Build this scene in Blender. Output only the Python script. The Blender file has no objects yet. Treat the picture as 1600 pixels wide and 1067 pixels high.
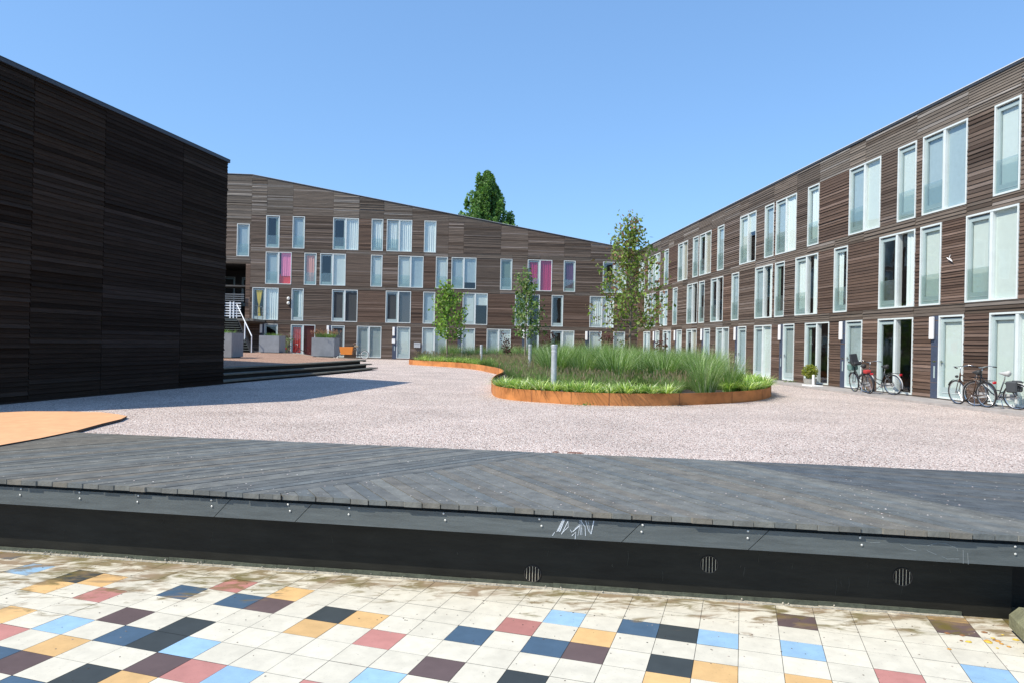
import bpy, math, random
import numpy as np
from mathutils import Vector, Matrix
R = random.Random(7)
C = bpy.context.scene.collection
rad = math.radians
# ---------------------------------------------------------------- camera
cam_d = bpy.data.cameras.new('camera'); cam = bpy.data.objects.new('camera', cam_d); C.objects.link(cam)
cam_d.sensor_width = 36; cam_d.sensor_fit = 'HORIZONTAL'; cam_d.lens = 1117/1600*36
cam_d.clip_start = .05; cam_d.clip_end = 2000
yaw, roll, pitch = rad(4.43122705), rad(1.18932772), rad(.10895322)
cp, sp, cr, sr, cy_, sy_ = math.cos(pitch), math.sin(pitch), math.cos(roll), math.sin(roll), math.cos(yaw), math.sin(yaw)
Bm = Matrix(((1,0,0),(0,-sp,cp),(0,-cp,-sp)))
Rm = Matrix(((cr,sr,0),(-sr,cr,0),(0,0,1)))
Yb = Matrix(((cy_,-sy_,0),(sy_,cy_,0),(0,0,1)))
M = Rm @ Bm @ Yb
cam.matrix_world = M.transposed().to_4x4(); cam.location = (0, 0, 1.55)
bpy.context.scene.camera = cam
# ---------------------------------------------------------------- light
SKYT = (1.03, 1.52, 2.1)
SE = rad(48.3); SDIR = Vector((-.902, -.433, 0)).normalized()
sun_vec = Vector((SDIR.x*math.cos(SE), SDIR.y*math.cos(SE), math.sin(SE)))
w = bpy.data.worlds.new('World'); bpy.context.scene.world = w; w.use_nodes = True
nt = w.node_tree; bg = nt.nodes['Background']
sky = nt.nodes.new('ShaderNodeTexSky'); sky.sky_type = 'NISHITA'; sky.sun_disc = False
sky.sun_elevation = SE; sky.sun_rotation = math.atan2(SDIR.x, SDIR.y)
sky.air_density = 1.0; sky.dust_density = .3; sky.ozone_density = 3.2; sky.altitude = 0
gm = nt.nodes.new('ShaderNodeGamma'); gm.inputs[1].default_value = .55; nt.links.new(sky.outputs[0], gm.inputs[0])
tn = nt.nodes.new('ShaderNodeMix'); tn.data_type = 'RGBA'; tn.blend_type = 'MULTIPLY'; tn.inputs[0].default_value = 1
tn.inputs[7].default_value = (SKYT[0], SKYT[1], SKYT[2], 1); nt.links.new(gm.outputs[0], tn.inputs[6]); nt.links.new(tn.outputs[2], bg.inputs[0])
bg.inputs[1].default_value = .15
sl = bpy.data.lights.new('sun', 'SUN'); sl.energy = 4.3; sl.angle = rad(.53); sl.color = (1, .925, .80)
so = bpy.data.objects.new('sun', sl); C.objects.link(so); so.rotation_euler = sun_vec.to_track_quat('Z', 'Y').to_euler()
so.location = (-20, -10, 30)
sc = bpy.context.scene
sc.view_settings.view_transform = 'Standard'; sc.view_settings.look = 'None'
sc.view_settings.exposure = .45; sc.view_settings.gamma = 1
# ---------------------------------------------------------------- materials
MATS = {}
def mat(name, col=(.5,.5,.5), rough=.7, metal=0, var=0, nscale=6, stretch=(1,1,1), bump=0, bscale=None, attr=False, spec=.5, detail=4):
    if name in MATS: return MATS[name]
    m = bpy.data.materials.new(name); m.use_nodes = True; t = m.node_tree; N = t.nodes; L = t.links
    p = N['Principled BSDF']; p.inputs['Roughness'].default_value = rough; p.inputs['Metallic'].default_value = metal
    p.inputs['Specular IOR Level'].default_value = spec
    MATS[name] = m
    if attr:
        a = N.new('ShaderNodeAttribute'); a.attribute_name = 'Col'; src = a.outputs['Color']
    else:
        a = N.new('ShaderNodeRGB'); a.outputs[0].default_value = (*col, 1); src = a.outputs[0]
    if var or bump:
        g = N.new('ShaderNodeNewGeometry'); mp = N.new('ShaderNodeMapping'); mp.inputs['Scale'].default_value = stretch
        L.new(g.outputs['Position'], mp.inputs['Vector'])
    if var:
        n = N.new('ShaderNodeTexNoise'); n.inputs['Scale'].default_value = nscale; n.inputs['Detail'].default_value = detail
        n.inputs['Roughness'].default_value = .65
        L.new(mp.outputs[0], n.inputs['Vector'])
        r = N.new('ShaderNodeMapRange'); r.inputs[1].default_value = .3; r.inputs[2].default_value = .7
        r.inputs[3].default_value = 1-var; r.inputs[4].default_value = 1+var
        L.new(n.outputs[0], r.inputs[0])
        x = N.new('ShaderNodeVectorMath'); x.operation = 'SCALE'; L.new(src, x.inputs[0]); L.new(r.outputs[0], x.inputs['Scale'])
        src = x.outputs[0]
    if bump:
        n2 = N.new('ShaderNodeTexNoise'); n2.inputs['Scale'].default_value = bscale or nscale*2; n2.inputs['Detail'].default_value = 5
        L.new(mp.outputs[0], n2.inputs['Vector'])
        b = N.new('ShaderNodeBump'); b.inputs['Strength'].default_value = bump; b.inputs['Distance'].default_value = .02
        L.new(n2.outputs[0], b.inputs['Height']); L.new(b.outputs[0], p.inputs['Normal'])
    L.new(src, p.inputs['Base Color'])
    return m
wood = mat('weathered_cladding', rough=.72, var=.3, nscale=1.0, stretch=(1.3,1.3,34), bump=.35, bscale=1.6, attr=True, spec=.35)
deckm = mat('deck_boards', rough=.6, var=.28, nscale=5, bump=.3, bscale=30, attr=True, spec=.4)
whitef = mat('pale_painted_frame', (.62,.67,.66), .45, var=.06, nscale=3)
leafm_ = mat('painted_leaf_frame', (.34,.42,.42), .4, var=.05, nscale=3)
zinc = mat('zinc_coping', (.62,.63,.64), .5, 0, var=.08)  # pale non-metal tone, sun highlight along the roof edge put into the colour
darkco = mat('dark_coping', (.045,.05,.06), .5, .2)
inter = mat('dim_interior', (.07,.065,.06), .9, var=.3, nscale=.8)
roofm = mat('roof_felt', (.08,.08,.085), .9, var=.2)
headm = mat('painted_header_shadow', (.10,.115,.125), .6)  # dark colour paints the shadow of the frame head above the leaf
lamp_w = mat('opal_lamp_cover', (.86,.86,.84), .35)
panelb = mat('slate_blue_panel', (.05,.065,.105), .45, var=.1)
steel = mat('galvanised_steel', (.46,.49,.51), .5, .3, var=.2, nscale=9, bump=.1)
concg = mat('grey_planter_concrete', (.25,.27,.29), .8, var=.12, nscale=3, bump=.15, bscale=30)
black = mat('black_rubber', (.015,.015,.016), .6)
blackp = mat('black_paint', (.02,.02,.022), .35)
chrome = mat('chrome', (.6,.6,.62), .2, 1)
trunkm = mat('bark', (.20,.165,.12), .85, var=.3, nscale=20, stretch=(1,1,.3), bump=.5)
soil = mat('dark_soil', (.05,.038,.028), .95, var=.3, nscale=15, bump=.6)
def glass_mat():
    m = bpy.data.materials.new('window_glass'); m.use_nodes = True; t = m.node_tree; N = t.nodes; L = t.links
    N.remove(N['Principled BSDF']); o = N['Material Output']
    tr = N.new('ShaderNodeBsdfTransparent'); tr.inputs[0].default_value = (.96,.97,.96,1)
    gl = N.new('ShaderNodeBsdfGlossy'); gl.inputs['Roughness'].default_value = .02; gl.inputs['Color'].default_value = (.9,.95,1,1)
    lw = N.new('ShaderNodeLayerWeight'); lw.inputs[0].default_value = .5; fr = N.new('ShaderNodeMath'); fr.operation = 'POWER'; fr.inputs[1].default_value = 4.5; L.new(lw.outputs['Facing'], fr.inputs[0])
    mr = N.new('ShaderNodeMapRange'); mr.inputs[1].default_value = 0; mr.inputs[2].default_value = 1; mr.inputs[3].default_value = .09; mr.inputs[4].default_value = 1
    n = N.new('ShaderNodeTexNoise'); n.inputs['Scale'].default_value = 1.3; b = N.new('ShaderNodeBump'); b.inputs['Strength'].default_value = .08; b.inputs['Distance'].default_value = .02
    g = N.new('ShaderNodeNewGeometry'); L.new(g.outputs['Position'], n.inputs['Vector']); L.new(n.outputs[0], b.inputs['Height']); L.new(b.outputs[0], gl.inputs['Normal'])
    mx = N.new('ShaderNodeMixShader'); L.new(fr.outputs[0], mr.inputs[0]); L.new(mr.outputs[0], mx.inputs[0])
    L.new(tr.outputs[0], mx.inputs[1]); L.new(gl.outputs[0], mx.inputs[2]); L.new(mx.outputs[0], o.inputs[0])
    MATS['glass'] = m; return m
glass = glass_mat()
def rail_mat():
    m = bpy.data.materials.new('balustrade_glass'); m.use_nodes = True; t = m.node_tree; N = t.nodes; L = t.links
    N.remove(N['Principled BSDF']); o = N['Material Output']
    tr = N.new('ShaderNodeBsdfTransparent'); tr.inputs[0].default_value = (.74,.81,.79,1)
    gl = N.new('ShaderNodeBsdfGlossy'); gl.inputs['Roughness'].default_value = .04; gl.inputs['Color'].default_value = (.85,.95,.95,1)
    df = N.new('ShaderNodeBsdfDiffuse'); df.inputs[0].default_value = (.42,.50,.49,1)
    a = N.new('ShaderNodeMixShader'); a.inputs[0].default_value = .12; b = N.new('ShaderNodeMixShader'); b.inputs[0].default_value = .12
    L.new(tr.outputs[0], a.inputs[1]); L.new(df.outputs[0], a.inputs[2]); L.new(a.outputs[0], b.inputs[1]); L.new(gl.outputs[0], b.inputs[2]); L.new(b.outputs[0], o.inputs[0])
    return m
railg = rail_mat()
CUR = dict(
 w=mat('white_blind', (.55,.63,.60), .8, var=.03), c=mat('white_curtain', (.66,.74,.72), .85),
 s=mat('sky_reflection_screen', (.33,.43,.46), .7, var=.05), g=mat('grey_blind', (.30,.37,.37), .8, var=.04),  # s: pale blind tone with the sky's reflection painted in
 dk=mat('charcoal_blind', (.075,.08,.085), .8, var=.05), m=mat('magenta_curtain', (.42,.01,.10), .8),
 pk=mat('pink_curtain', (.75,.22,.38), .8), rd=mat('red_cloth', (.65,.03,.03), .8), sa=mat('salmon_curtain', (.66,.33,.27), .8), y=mat('yellow_curtain', (.62,.45,.03), .8),
 gn=mat('green_net', (.16,.24,.20), .8), r=mat('red_striped_curtain', (.30,.03,.035), .8), ma=mat('maroon_cloth', (.10,.015,.015), .8), pu=mat('purple_curtain', (.10,.02,.09), .8), be=mat('beige_curtain', (.36,.35,.29), .85))
# ---------------------------------------------------------------- mesh builder
class MB:
    def __init__(s): s.v=[]; s.f=[]; s.m=[]; s.c=[]; s.ms=[]
    def mi(s, m):
        if m not in s.ms: s.ms.append(m)
        return s.ms.index(m)
    def poly(s, pts, m, col=None):
        i=len(s.v); s.v += [tuple(p) for p in pts]; s.f.append(tuple(range(i,i+len(pts)))); s.m.append(s.mi(m)); s.c.append(col or (1,1,1))
    def box(s, p0, p1, m, col=None, X=None):
        x0,y0,z0=p0; x1,y1,z1=p1
        P=[(x0,y0,z0),(x1,y0,z0),(x1,y1,z0),(x0,y1,z0),(x0,y0,z1),(x1,y0,z1),(x1,y1,z1),(x0,y1,z1)]
        if X: P=[X(*q) for q in P]
        i=len(s.v); s.v += [tuple(p) for p in P]
        for f in ((0,3,2,1),(4,5,6,7),(0,1,5,4),(1,2,6,5),(2,3,7,6),(3,0,4,7)):
            s.f.append(tuple(i+k for k in f)); s.m.append(s.mi(m)); s.c.append(col or (1,1,1))
    def prism(s, poly, z0, z1, m, col=None, X=None, side=None):
        P=[(x,y,z0) for x,y in poly]+[(x,y,z1) for x,y in poly]
        if X: P=[X(*q) for q in P]
        n=len(poly); i=len(s.v); s.v += [tuple(p) for p in P]
        F=[tuple(i+n+k for k in range(n)), tuple(i+n-1-k for k in range(n))]+[(i+k,i+(k+1)%n,i+n+(k+1)%n,i+n+k) for k in range(n)]
        for q,f in enumerate(F): s.f.append(f); s.m.append(s.mi(side if (side and q>0) else m)); s.c.append(col or (1,1,1))
    def tube(s, pts, r, m, n=8, col=None, close=False, cap=True):
        pts=[Vector(p) for p in pts]; N=len(pts); rs=r if isinstance(r,(list,tuple)) else [r]*N
        up=None; rings=[]
        for k,p in enumerate(pts):
            a=pts[(k-1)%N] if (close or k>0) else p; b=pts[(k+1)%N] if (close or k<N-1) else p
            d=(b-a)
            if d.length<1e-9: d=Vector((0,0,1))
            d.normalize()
            if up is None: up=Vector((0,0,1)) if abs(d.z)<.9 else Vector((1,0,0))
            x=d.cross(up)
            if x.length<1e-6: x=d.cross(Vector((0,1,0)))
            x.normalize(); y=x.cross(d).normalized(); up=y
            i=len(s.v); rings.append(i)
            for q in range(n):
                t=2*math.pi*q/n; s.v.append(tuple(p+(x*math.cos(t)+y*math.sin(t))*rs[k]))
        for k in range(N if close else N-1):
            a=rings[k]; b=rings[(k+1)%N]
            for q in range(n):
                s.f.append((a+q,a+(q+1)%n,b+(q+1)%n,b+q)); s.m.append(s.mi(m)); s.c.append(col or (1,1,1))
        if cap and not close:
            s.f.append(tuple(rings[0]+q for q in range(n))[::-1]); s.m.append(s.mi(m)); s.c.append(col or (1,1,1))
            s.f.append(tuple(rings[-1]+q for q in range(n))); s.m.append(s.mi(m)); s.c.append(col or (1,1,1))
    def lathe(s, prof, m, n=20, o=(0,0,0), col=None):
        rings=[]
        for r,z in prof:
            i=len(s.v); rings.append(i)
            for q in range(n):
                t=2*math.pi*q/n; s.v.append((o[0]+r*math.cos(t),o[1]+r*math.sin(t),o[2]+z))
        for a,b in zip(rings,rings[1:]):
            for q in range(n): s.f.append((a+q,a+(q+1)%n,b+(q+1)%n,b+q)); s.m.append(s.mi(m)); s.c.append(col or (1,1,1))
        s.f.append(tuple(rings[-1]+q for q in range(n))); s.m.append(s.mi(m)); s.c.append(col or (1,1,1))
        s.f.append(tuple(rings[0]+q for q in range(n))[::-1]); s.m.append(s.mi(m)); s.c.append(col or (1,1,1))
    def mesh(s, name, smooth=False):
        me=bpy.data.meshes.new(name); me.from_pydata(s.v,[],s.f)
        for m in s.ms: me.materials.append(m)
        me.polygons.foreach_set('material_index', s.m)
        ca=me.color_attributes.new('Col','FLOAT_COLOR','CORNER')
        lt=np.array([len(f) for f in s.f]); cc=np.repeat(np.array([(*c,1) for c in s.c]),lt,axis=0)
        ca.data.foreach_set('color', cc.ravel())
        if smooth: me.polygons.foreach_set('use_smooth',[True]*len(s.f))
        me.update(); return me
    def build(s, name, parent=None, smooth=False, loc=None):
        o=bpy.data.objects.new(name, s.mesh(name,smooth)); C.objects.link(o)
        if parent: o.parent=parent
        if loc: o.location=loc
        return o
def tag(o, label=None, cat=None, group=None, kind=None):
    if label: o['label']=label
    if cat: o['category']=cat
    if group: o['group']=group
    if kind: o['kind']=kind
    return o
def empty(name, loc=(0,0,0), rz=0, label=None, cat=None, group=None):
    o=bpy.data.objects.new(name,None); C.objects.link(o); o.location=loc; o.rotation_euler=(0,0,rz); o.empty_display_size=.2
    return tag(o,label,cat,group)
def copy_tree(o, parent=None):
    c=o.copy(); C.objects.link(c)
    if parent: c.parent=parent
    for ch in list(o.children): copy_tree(ch,c)
    return c
def clip(poly, nx, ny, c):           # keep nx*x+ny*y<=c
    out=[]
    for i in range(len(poly)):
        a=poly[i]; b=poly[(i+1)%len(poly)]; da=nx*a[0]+ny*a[1]-c; db=nx*b[0]+ny*b[1]-c
        if da<=0: out.append(a)
        if (da<0)!=(db<0) and abs(da-db)>1e-12:
            t=da/(da-db); out.append((a[0]+t*(b[0]-a[0]),a[1]+t*(b[1]-a[1])))
    return out
def area(p): return .5*abs(sum(p[i][0]*p[(i+1)%len(p)][1]-p[(i+1)%len(p)][0]*p[i][1] for i in range(len(p)))) if len(p)>2 else 0
def jit(c,a,r=R):
    k=1+r.uniform(-a,a); return (c[0]*k,c[1]*k,c[2]*k)
# ---------------------------------------------------------------- ground
def gravel_mat(name, cols, scale=54, dark=.3):
    m=bpy.data.materials.new(name); m.use_nodes=True; t=m.node_tree; N=t.nodes; L=t.links; p=N['Principled BSDF']; p.inputs['Roughness'].default_value=.9; p.inputs['Specular IOR Level'].default_value=.25
    g=N.new('ShaderNodeNewGeometry')
    v=N.new('ShaderNodeTexVoronoi'); v.inputs['Scale'].default_value=scale; L.new(g.outputs['Position'],v.inputs['Vector'])
    cr=N.new('ShaderNodeValToRGB'); e=cr.color_ramp; e.interpolation='CONSTANT'
    while len(e.elements)<len(cols): e.elements.new(.5)
    for k,(pos,c) in enumerate(cols): e.elements[k].position=pos; e.elements[k].color=(*c,1)
    sx=N.new('ShaderNodeSeparateColor'); L.new(v.outputs['Color'],sx.inputs[0]); L.new(sx.outputs[0],cr.inputs[0])
    n=N.new('ShaderNodeTexNoise'); n.inputs['Scale'].default_value=.55; n.inputs['Detail'].default_value=5; L.new(g.outputs['Position'],n.inputs['Vector'])
    mr=N.new('ShaderNodeMapRange'); mr.inputs[1].default_value=.3; mr.inputs[2].default_value=.7; mr.inputs[3].default_value=.86; mr.inputs[4].default_value=1.1; L.new(n.outputs[0],mr.inputs[0])
    x=N.new('ShaderNodeVectorMath'); x.operation='SCALE'; L.new(cr.outputs[0],x.inputs[0]); L.new(mr.outputs[0],x.inputs['Scale']); L.new(x.outputs[0],p.inputs['Base Color'])
    v2=N.new('ShaderNodeTexVoronoi'); v2.inputs['Scale'].default_value=scale; v2.feature='SMOOTH_F1'; v2.inputs['Smoothness'].default_value=.25; L.new(g.outputs['Position'],v2.inputs['Vector'])
    inv=N.new('ShaderNodeMath'); inv.operation='MULTIPLY_ADD'; inv.inputs[1].default_value=-1; inv.inputs[2].default_value=1; L.new(v2.outputs['Distance'],inv.inputs[0])
    ad=N.new('ShaderNodeMath'); ad.operation='MULTIPLY_ADD'; ad.inputs[1].default_value=.5; L.new(sx.outputs[1],ad.inputs[0]); L.new(inv.outputs[0],ad.inputs[2])
    b=N.new('ShaderNodeBump'); b.inputs['Strength'].default_value=.9; b.inputs['Distance'].default_value=.018; L.new(ad.outputs[0],b.inputs['Height']); L.new(b.outputs[0],p.inputs['Normal'])
    return m
gravm=gravel_mat('pink_gravel',[(0,(.10,.07,.06)),(.10,(.36,.28,.245)),(.22,(.56,.455,.40)),(.42,(.66,.55,.49)),(.60,(.75,.655,.59)),(.80,(.58,.43,.37)),(.91,(.84,.78,.72))])  # darkest cells paint the shaded gaps between stones
brgrav=gravel_mat('brown_gravel',[(0,(.16,.10,.07)),(.2,(.34,.20,.14)),(.5,(.42,.26,.18)),(.8,(.52,.36,.27))],30)
pavm=mat('grey_paving',(.34,.31,.29),.85,var=.22,nscale=4,bump=.2,bscale=40)
mb=MB(); DE=math.tan(rad(-13.1))
mb.poly([(-70,6.9-70*DE-.35,0),(70,6.9+70*DE-.35+2.5,0),(140,400,0),(-140,400,0)],gravm)
# (edge lies beneath the deck)
o=mb.build('gravel'); tag(o,kind='structure')
mb=MB(); mb.poly([(-900,-900,-1.2),(900,-900,-1.2),(900,1200,-1.2),(-900,1200,-1.2)],mat('far_ground',(.12,.12,.09),.95,var=.2,nscale=.1)); tag(mb.build('ground'),kind='structure')
mb=MB()
for k in range(26):
    y0=9+k*2.0; mb.box((13.85,y0+.006,-.02),(15.32,y0+1.994,.06+.002*(k%2)),pavm)
tag(mb.build('pavement'),kind='structure')
# ---------------------------------------------------------------- tiled floor
TS=tuple(q*2.28/2.25 for q in (0.285041,-0.117235,1.438148,5.903573))
TCOL={'W':(.70,.655,.535),'Y':(.70,.45,.20),'P':(.50,.225,.195),'D':(.075,.13,.195),'L':(.31,.49,.66),'K':(.052,.062,.064),'B':(.135,.095,.092)}
TL={(0,0):'D',(1,0):'K',(2,0):'L',(1,2):'K',(2,2):'Y',(1,3):'Y',(4,0):'L',(4,-2):'B',(6,1):'P',(4,2):'Y',(8,0):'L',(8,-3):'B',(8,-4):'Y',(-2,0):'L',(-1,1):'Y',(-1,2):'B',(-3,1):'P',(-2,2):'D',(-4,2):'D',(-4,4):'B',(-2,4):'K',(-6,3):'P',(-7,2):'Y',(-5,5):'L',(-8,2):'K',(-8,3):'Y',(-10,1):'Y',(-10,2):'B',(-11,2):'D',(-12,1):'P',(-13,2):'D',(-11,4):'K',(-10,5):'L',(-9,6):'P',(-8,6):'L',(-13,4):'B',(-15,3):'P',(-16,2):'Y',(-17,2):'K',(-17,3):'Y',(-19,2):'L',(-16,5):'Y',(-15,6):'P',(-14,5):'L',(-13,6):'Y',(-14,7):'D',(-13,7):'B',(-12,8):'D',(-12,5):'D',(-11,5):'K',(-10,6):'B',(-11,7):'K',(-10,7):'Y',(-6,6):'P'}
Ht,tx_,ty_=2.28,-.002,.008
def tz(x,y): return 1.55-Ht-tx_*x-ty_*y
def txy(u,v):
    w_=-v; return (TS[0]*u-TS[1]*w_+TS[2], TS[1]*u+TS[0]*w_+TS[3])
def tile_mat():
    m=bpy.data.materials.new('glazed_floor_tiles'); m.use_nodes=True; t=m.node_tree; N=t.nodes; L=t.links; p=N['Principled BSDF']; p.inputs['Roughness'].default_value=.55; p.inputs['Specular IOR Level'].default_value=.35
    a=N.new('ShaderNodeAttribute'); a.attribute_name='Col'; g=N.new('ShaderNodeNewGeometry')
    def noise(s,d=6,mp=None):
        n=N.new('ShaderNodeTexNoise'); n.inputs['Scale'].default_value=s; n.inputs['Detail'].default_value=d; n.inputs['Roughness'].default_value=.62
        L.new((mp or g.outputs['Position']),n.inputs['Vector']); return n
    # light overall soiling
    n1=noise(7); r1=N.new('ShaderNodeMapRange'); r1.inputs[1].default_value=.35; r1.inputs[2].default_value=.7; r1.inputs[3].default_value=1.0; r1.inputs[4].default_value=.84; L.new(n1.outputs[0],r1.inputs[0])
    n3=noise(60,3); r3=N.new('ShaderNodeMapRange'); r3.inputs[1].default_value=.62; r3.inputs[2].default_value=.75; r3.inputs[3].default_value=1; r3.inputs[4].default_value=.72; L.new(n3.outputs[0],r3.inputs[0])
    mm=N.new('ShaderNodeMath'); mm.operation='MULTIPLY'; L.new(r1.outputs[0],mm.inputs[0]); L.new(r3.outputs[0],mm.inputs[1])
    sc_=N.new('ShaderNodeVectorMath'); sc_.operation='SCALE'; L.new(a.outputs['Color'],sc_.inputs[0]); L.new(mm.outputs[0],sc_.inputs['Scale'])
    # algae and dirt washed against the wall: distance from wall line, more to the left
    dt=N.new('ShaderNodeVectorMath'); dt.operation='DOT_PRODUCT'; dt.inputs[1].default_value=(-.227,-.974,0); L.new(g.outputs['Position'],dt.inputs[0])   # = -(6.93) at wall
    dd=N.new('ShaderNodeMath'); dd.operation='ADD'; dd.inputs[1].default_value=6.85; L.new(dt.outputs['Value'],dd.inputs[0])        # metres out from the wall
    sx=N.new('ShaderNodeSeparateXYZ'); L.new(g.outputs['Position'],sx.inputs[0])
    wl=N.new('ShaderNodeMapRange'); wl.inputs[1].default_value=-4.7; wl.inputs[2].default_value=-1.2; wl.inputs[3].default_value=1.35; wl.inputs[4].default_value=.5; L.new(sx.outputs[0],wl.inputs[0])
    q=N.new('ShaderNodeMath'); q.operation='DIVIDE'; L.new(dd.outputs[0],q.inputs[0]); L.new(wl.outputs[0],q.inputs[1])
    n2=N.new('ShaderNodeMapping'); n2.inputs['Rotation'].default_value=(0,0,rad(-13)); n2.inputs['Scale'].default_value=(1.9,4.6,1); L.new(g.outputs['Position'],n2.inputs['Vector'])
    nn=noise(1.7,7,n2.outputs[0]); nn.inputs['Distortion'].default_value=.6
    ad=N.new('ShaderNodeMath'); ad.operation='MULTIPLY_ADD'; ad.inputs[1].default_value=3.6; ad.inputs[2].default_value=-1.28; L.new(nn.outputs[0],ad.inputs[0])
    sb=N.new('ShaderNodeMath'); sb.operation='SUBTRACT'; L.new(ad.outputs[0],sb.inputs[0]); 
    q2=N.new('ShaderNodeMath'); q2.operation='MULTIPLY'; q2.inputs[1].default_value=.62; L.new(q.outputs[0],q2.inputs[0]); L.new(q2.outputs[0],sb.inputs[1])
    rr=N.new('ShaderNodeMapRange'); rr.inputs[1].default_value=-.08; rr.inputs[2].default_value=.42; rr.inputs[3].default_value=0; rr.inputs[4].default_value=.88; L.new(sb.outputs[0],rr.inputs[0])
    nc=noise(2.3,4); cr=N.new('ShaderNodeValToRGB'); cr.color_ramp.elements[0].position=.38; cr.color_ramp.elements[0].color=(.15,.12,.03,1); cr.color_ramp.elements[1].position=.6; cr.color_ramp.elements[1].color=(.27,.185,.11,1); L.new(nc.outputs[0],cr.inputs[0])
    mx=N.new('ShaderNodeMix'); mx.data_type='RGBA'; L.new(rr.outputs[0],mx.inputs[0]); L.new(sc_.outputs[0],mx.inputs[6]); L.new(cr.outputs[0],mx.inputs[7]); L.new(mx.outputs[2],p.inputs['Base Color'])
    return m
tm=tile_mat(); jm=mat('tile_joint',(.055,.045,.035),.95,var=.3,nscale=20)
mb=MB(); g_=.0065
RT=random.Random(3)
for u in range(-34,24):
    for v in range(-14,26):
        c=txy(u+.5,v+.5)
        if .227*c[0]+.974*c[1] > 7.15: continue
        if (u,v) in TL: k=TL[(u,v)]
        elif v>=9 or u<-20 or u>9: k=RT.choice('WWWWWYPDLKB')
        else: k='W'
        col=jit(TCOL[k],.05 if k=='W' else .1,RT)
        dz=RT.uniform(0,.0015); q=[]
        for a,b in ((g_,1-g_),(1-g_,1-g_),(1-g_,g_),(g_,g_)):
            x,y=txy(u+a,v+b); q.append((x,y,tz(x,y)+.004+dz))
        mb.poly(q,tm,col)
tag(mb.build('tiled_floor'),kind='structure')
mb=MB()
q=[(-13,-6),(13,-6),(13,(7.0-.227*13)/.974),(-13,(7.0+.227*13)/.974)]
mb.poly([(x,y,tz(x,y)) for x,y in q],jm); tag(mb.build('mortar_bed'),kind='structure')
# ---------------------------------------------------------------- retaining wall + deck (frame: s along edge, t outward from wall toward viewer)
E0=Vector((.617,6.593,0)); ES=Vector((math.cos(rad(-13.1)),math.sin(rad(-13.1)),0)); ET=Vector((ES.y,-ES.x,0))   # ET toward viewer
if ET.y>0: ET=-ET
def DX(s,t,z): return E0+ES*s+ET*t+Vector((0,0,z))
def d2(s,t): p=DX(s,t,0); return (p.x,p.y)
wallm=mat('black_wall_panel',(.016,.016,.013),.5,var=.35,nscale=2.2,stretch=(1,1,5),bump=.12,bscale=14,spec=.22)
plinthm=mat('algae_plinth',(.075,.085,.06),.85,var=.35,nscale=14,bump=.4)
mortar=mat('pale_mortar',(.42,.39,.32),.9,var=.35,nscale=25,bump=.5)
WT=-.26
rw=empty('retaining_wall',DX(0,WT,-.7),0,'low black wall under the timber deck edge with three round grilles','wall')
inv=Vector((rw.location))
def WX(s,t,z): return DX(s,t,z)-inv
mb=MB(); mb.box((-9,WT-.25,-1.1),(4.30,WT,-.07),wallm,X=WX); mb.build('wall_panel',rw)
mb=MB(); mb.box((4.30,WT-.9,-1.1),(11.5,WT-.35,-.07),wallm,X=WX); mb.box((4.28,WT-.9,-1.1),(4.298,WT-.02,-.07),wallm,X=WX); mb.build('recessed_panel',rw)
mb=MB(); gm_=mat('dried_streak',(.055,.055,.045),.9,var=.3,nscale=30); RG=random.Random(4)
for k in range(46):
    s0=RG.uniform(-5.5,4.1); z0=RG.uniform(-.55,-.26); l_=RG.uniform(.01,.16) if RG.random()<.5 else RG.uniform(.003,.012); wd_=RG.uniform(.002,.006)
    mb.tube([WX(s0,WT+.0012,z0),WX(s0+RG.uniform(-.008,.008),WT+.0012,z0-l_*.5),WX(s0+RG.uniform(-.012,.012),WT+.0012,z0-l_)],[wd_*.3,wd_*.6,wd_*.2],gm_,4)
o=mb.build('dried_splash',rw); o['kind']='stuff'
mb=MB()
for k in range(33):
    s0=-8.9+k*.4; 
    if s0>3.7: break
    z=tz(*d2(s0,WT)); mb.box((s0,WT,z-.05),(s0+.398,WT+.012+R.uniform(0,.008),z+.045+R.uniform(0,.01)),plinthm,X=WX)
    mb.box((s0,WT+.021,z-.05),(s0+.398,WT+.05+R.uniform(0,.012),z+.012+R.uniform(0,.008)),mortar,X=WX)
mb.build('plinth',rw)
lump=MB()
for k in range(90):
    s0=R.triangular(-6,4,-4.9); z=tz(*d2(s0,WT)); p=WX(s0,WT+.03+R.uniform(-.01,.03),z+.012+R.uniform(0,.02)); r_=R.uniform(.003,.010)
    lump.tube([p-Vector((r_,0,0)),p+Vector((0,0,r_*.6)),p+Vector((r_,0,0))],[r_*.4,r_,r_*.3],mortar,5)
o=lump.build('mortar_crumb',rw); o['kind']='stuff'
ventd=mat('vent_void',(.004,.004,.004),.9); ventr=mat('vent_ring',(.05,.045,.04),.5,.3); ventb=mat('worn_vent_bar',(.42,.39,.31),.5,.4,var=.3,nscale=30)
for sx_,zz in ((.10,-.655),(1.74,-.455),(3.41,-.455)):
    r_=.078; ctr=WX(sx_,WT,zz)
    def ring(rr,tt,n=28): return [WX(sx_+rr*math.cos(2*math.pi*k/n),WT+tt,zz+rr*math.sin(2*math.pi*k/n)) for k in range(n)]
    mb=MB(); mb.poly(ring(r_-.003,.003),ventd); mb.tube(ring(r_,.004),.005,ventr,6,close=True)
    v_=mb.build('vent',rw)
    mb=MB()
    for k in range(-2,3):
        xx=k*.028; hh=math.sqrt(max(r_**2-xx**2,0))-.004
        mb.tube([WX(sx_+xx,WT+.010,zz-hh),WX(sx_+xx,WT+.010,zz+hh)],.0035,ventb,6)
    mb.build('vent_bar',v_)
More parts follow.
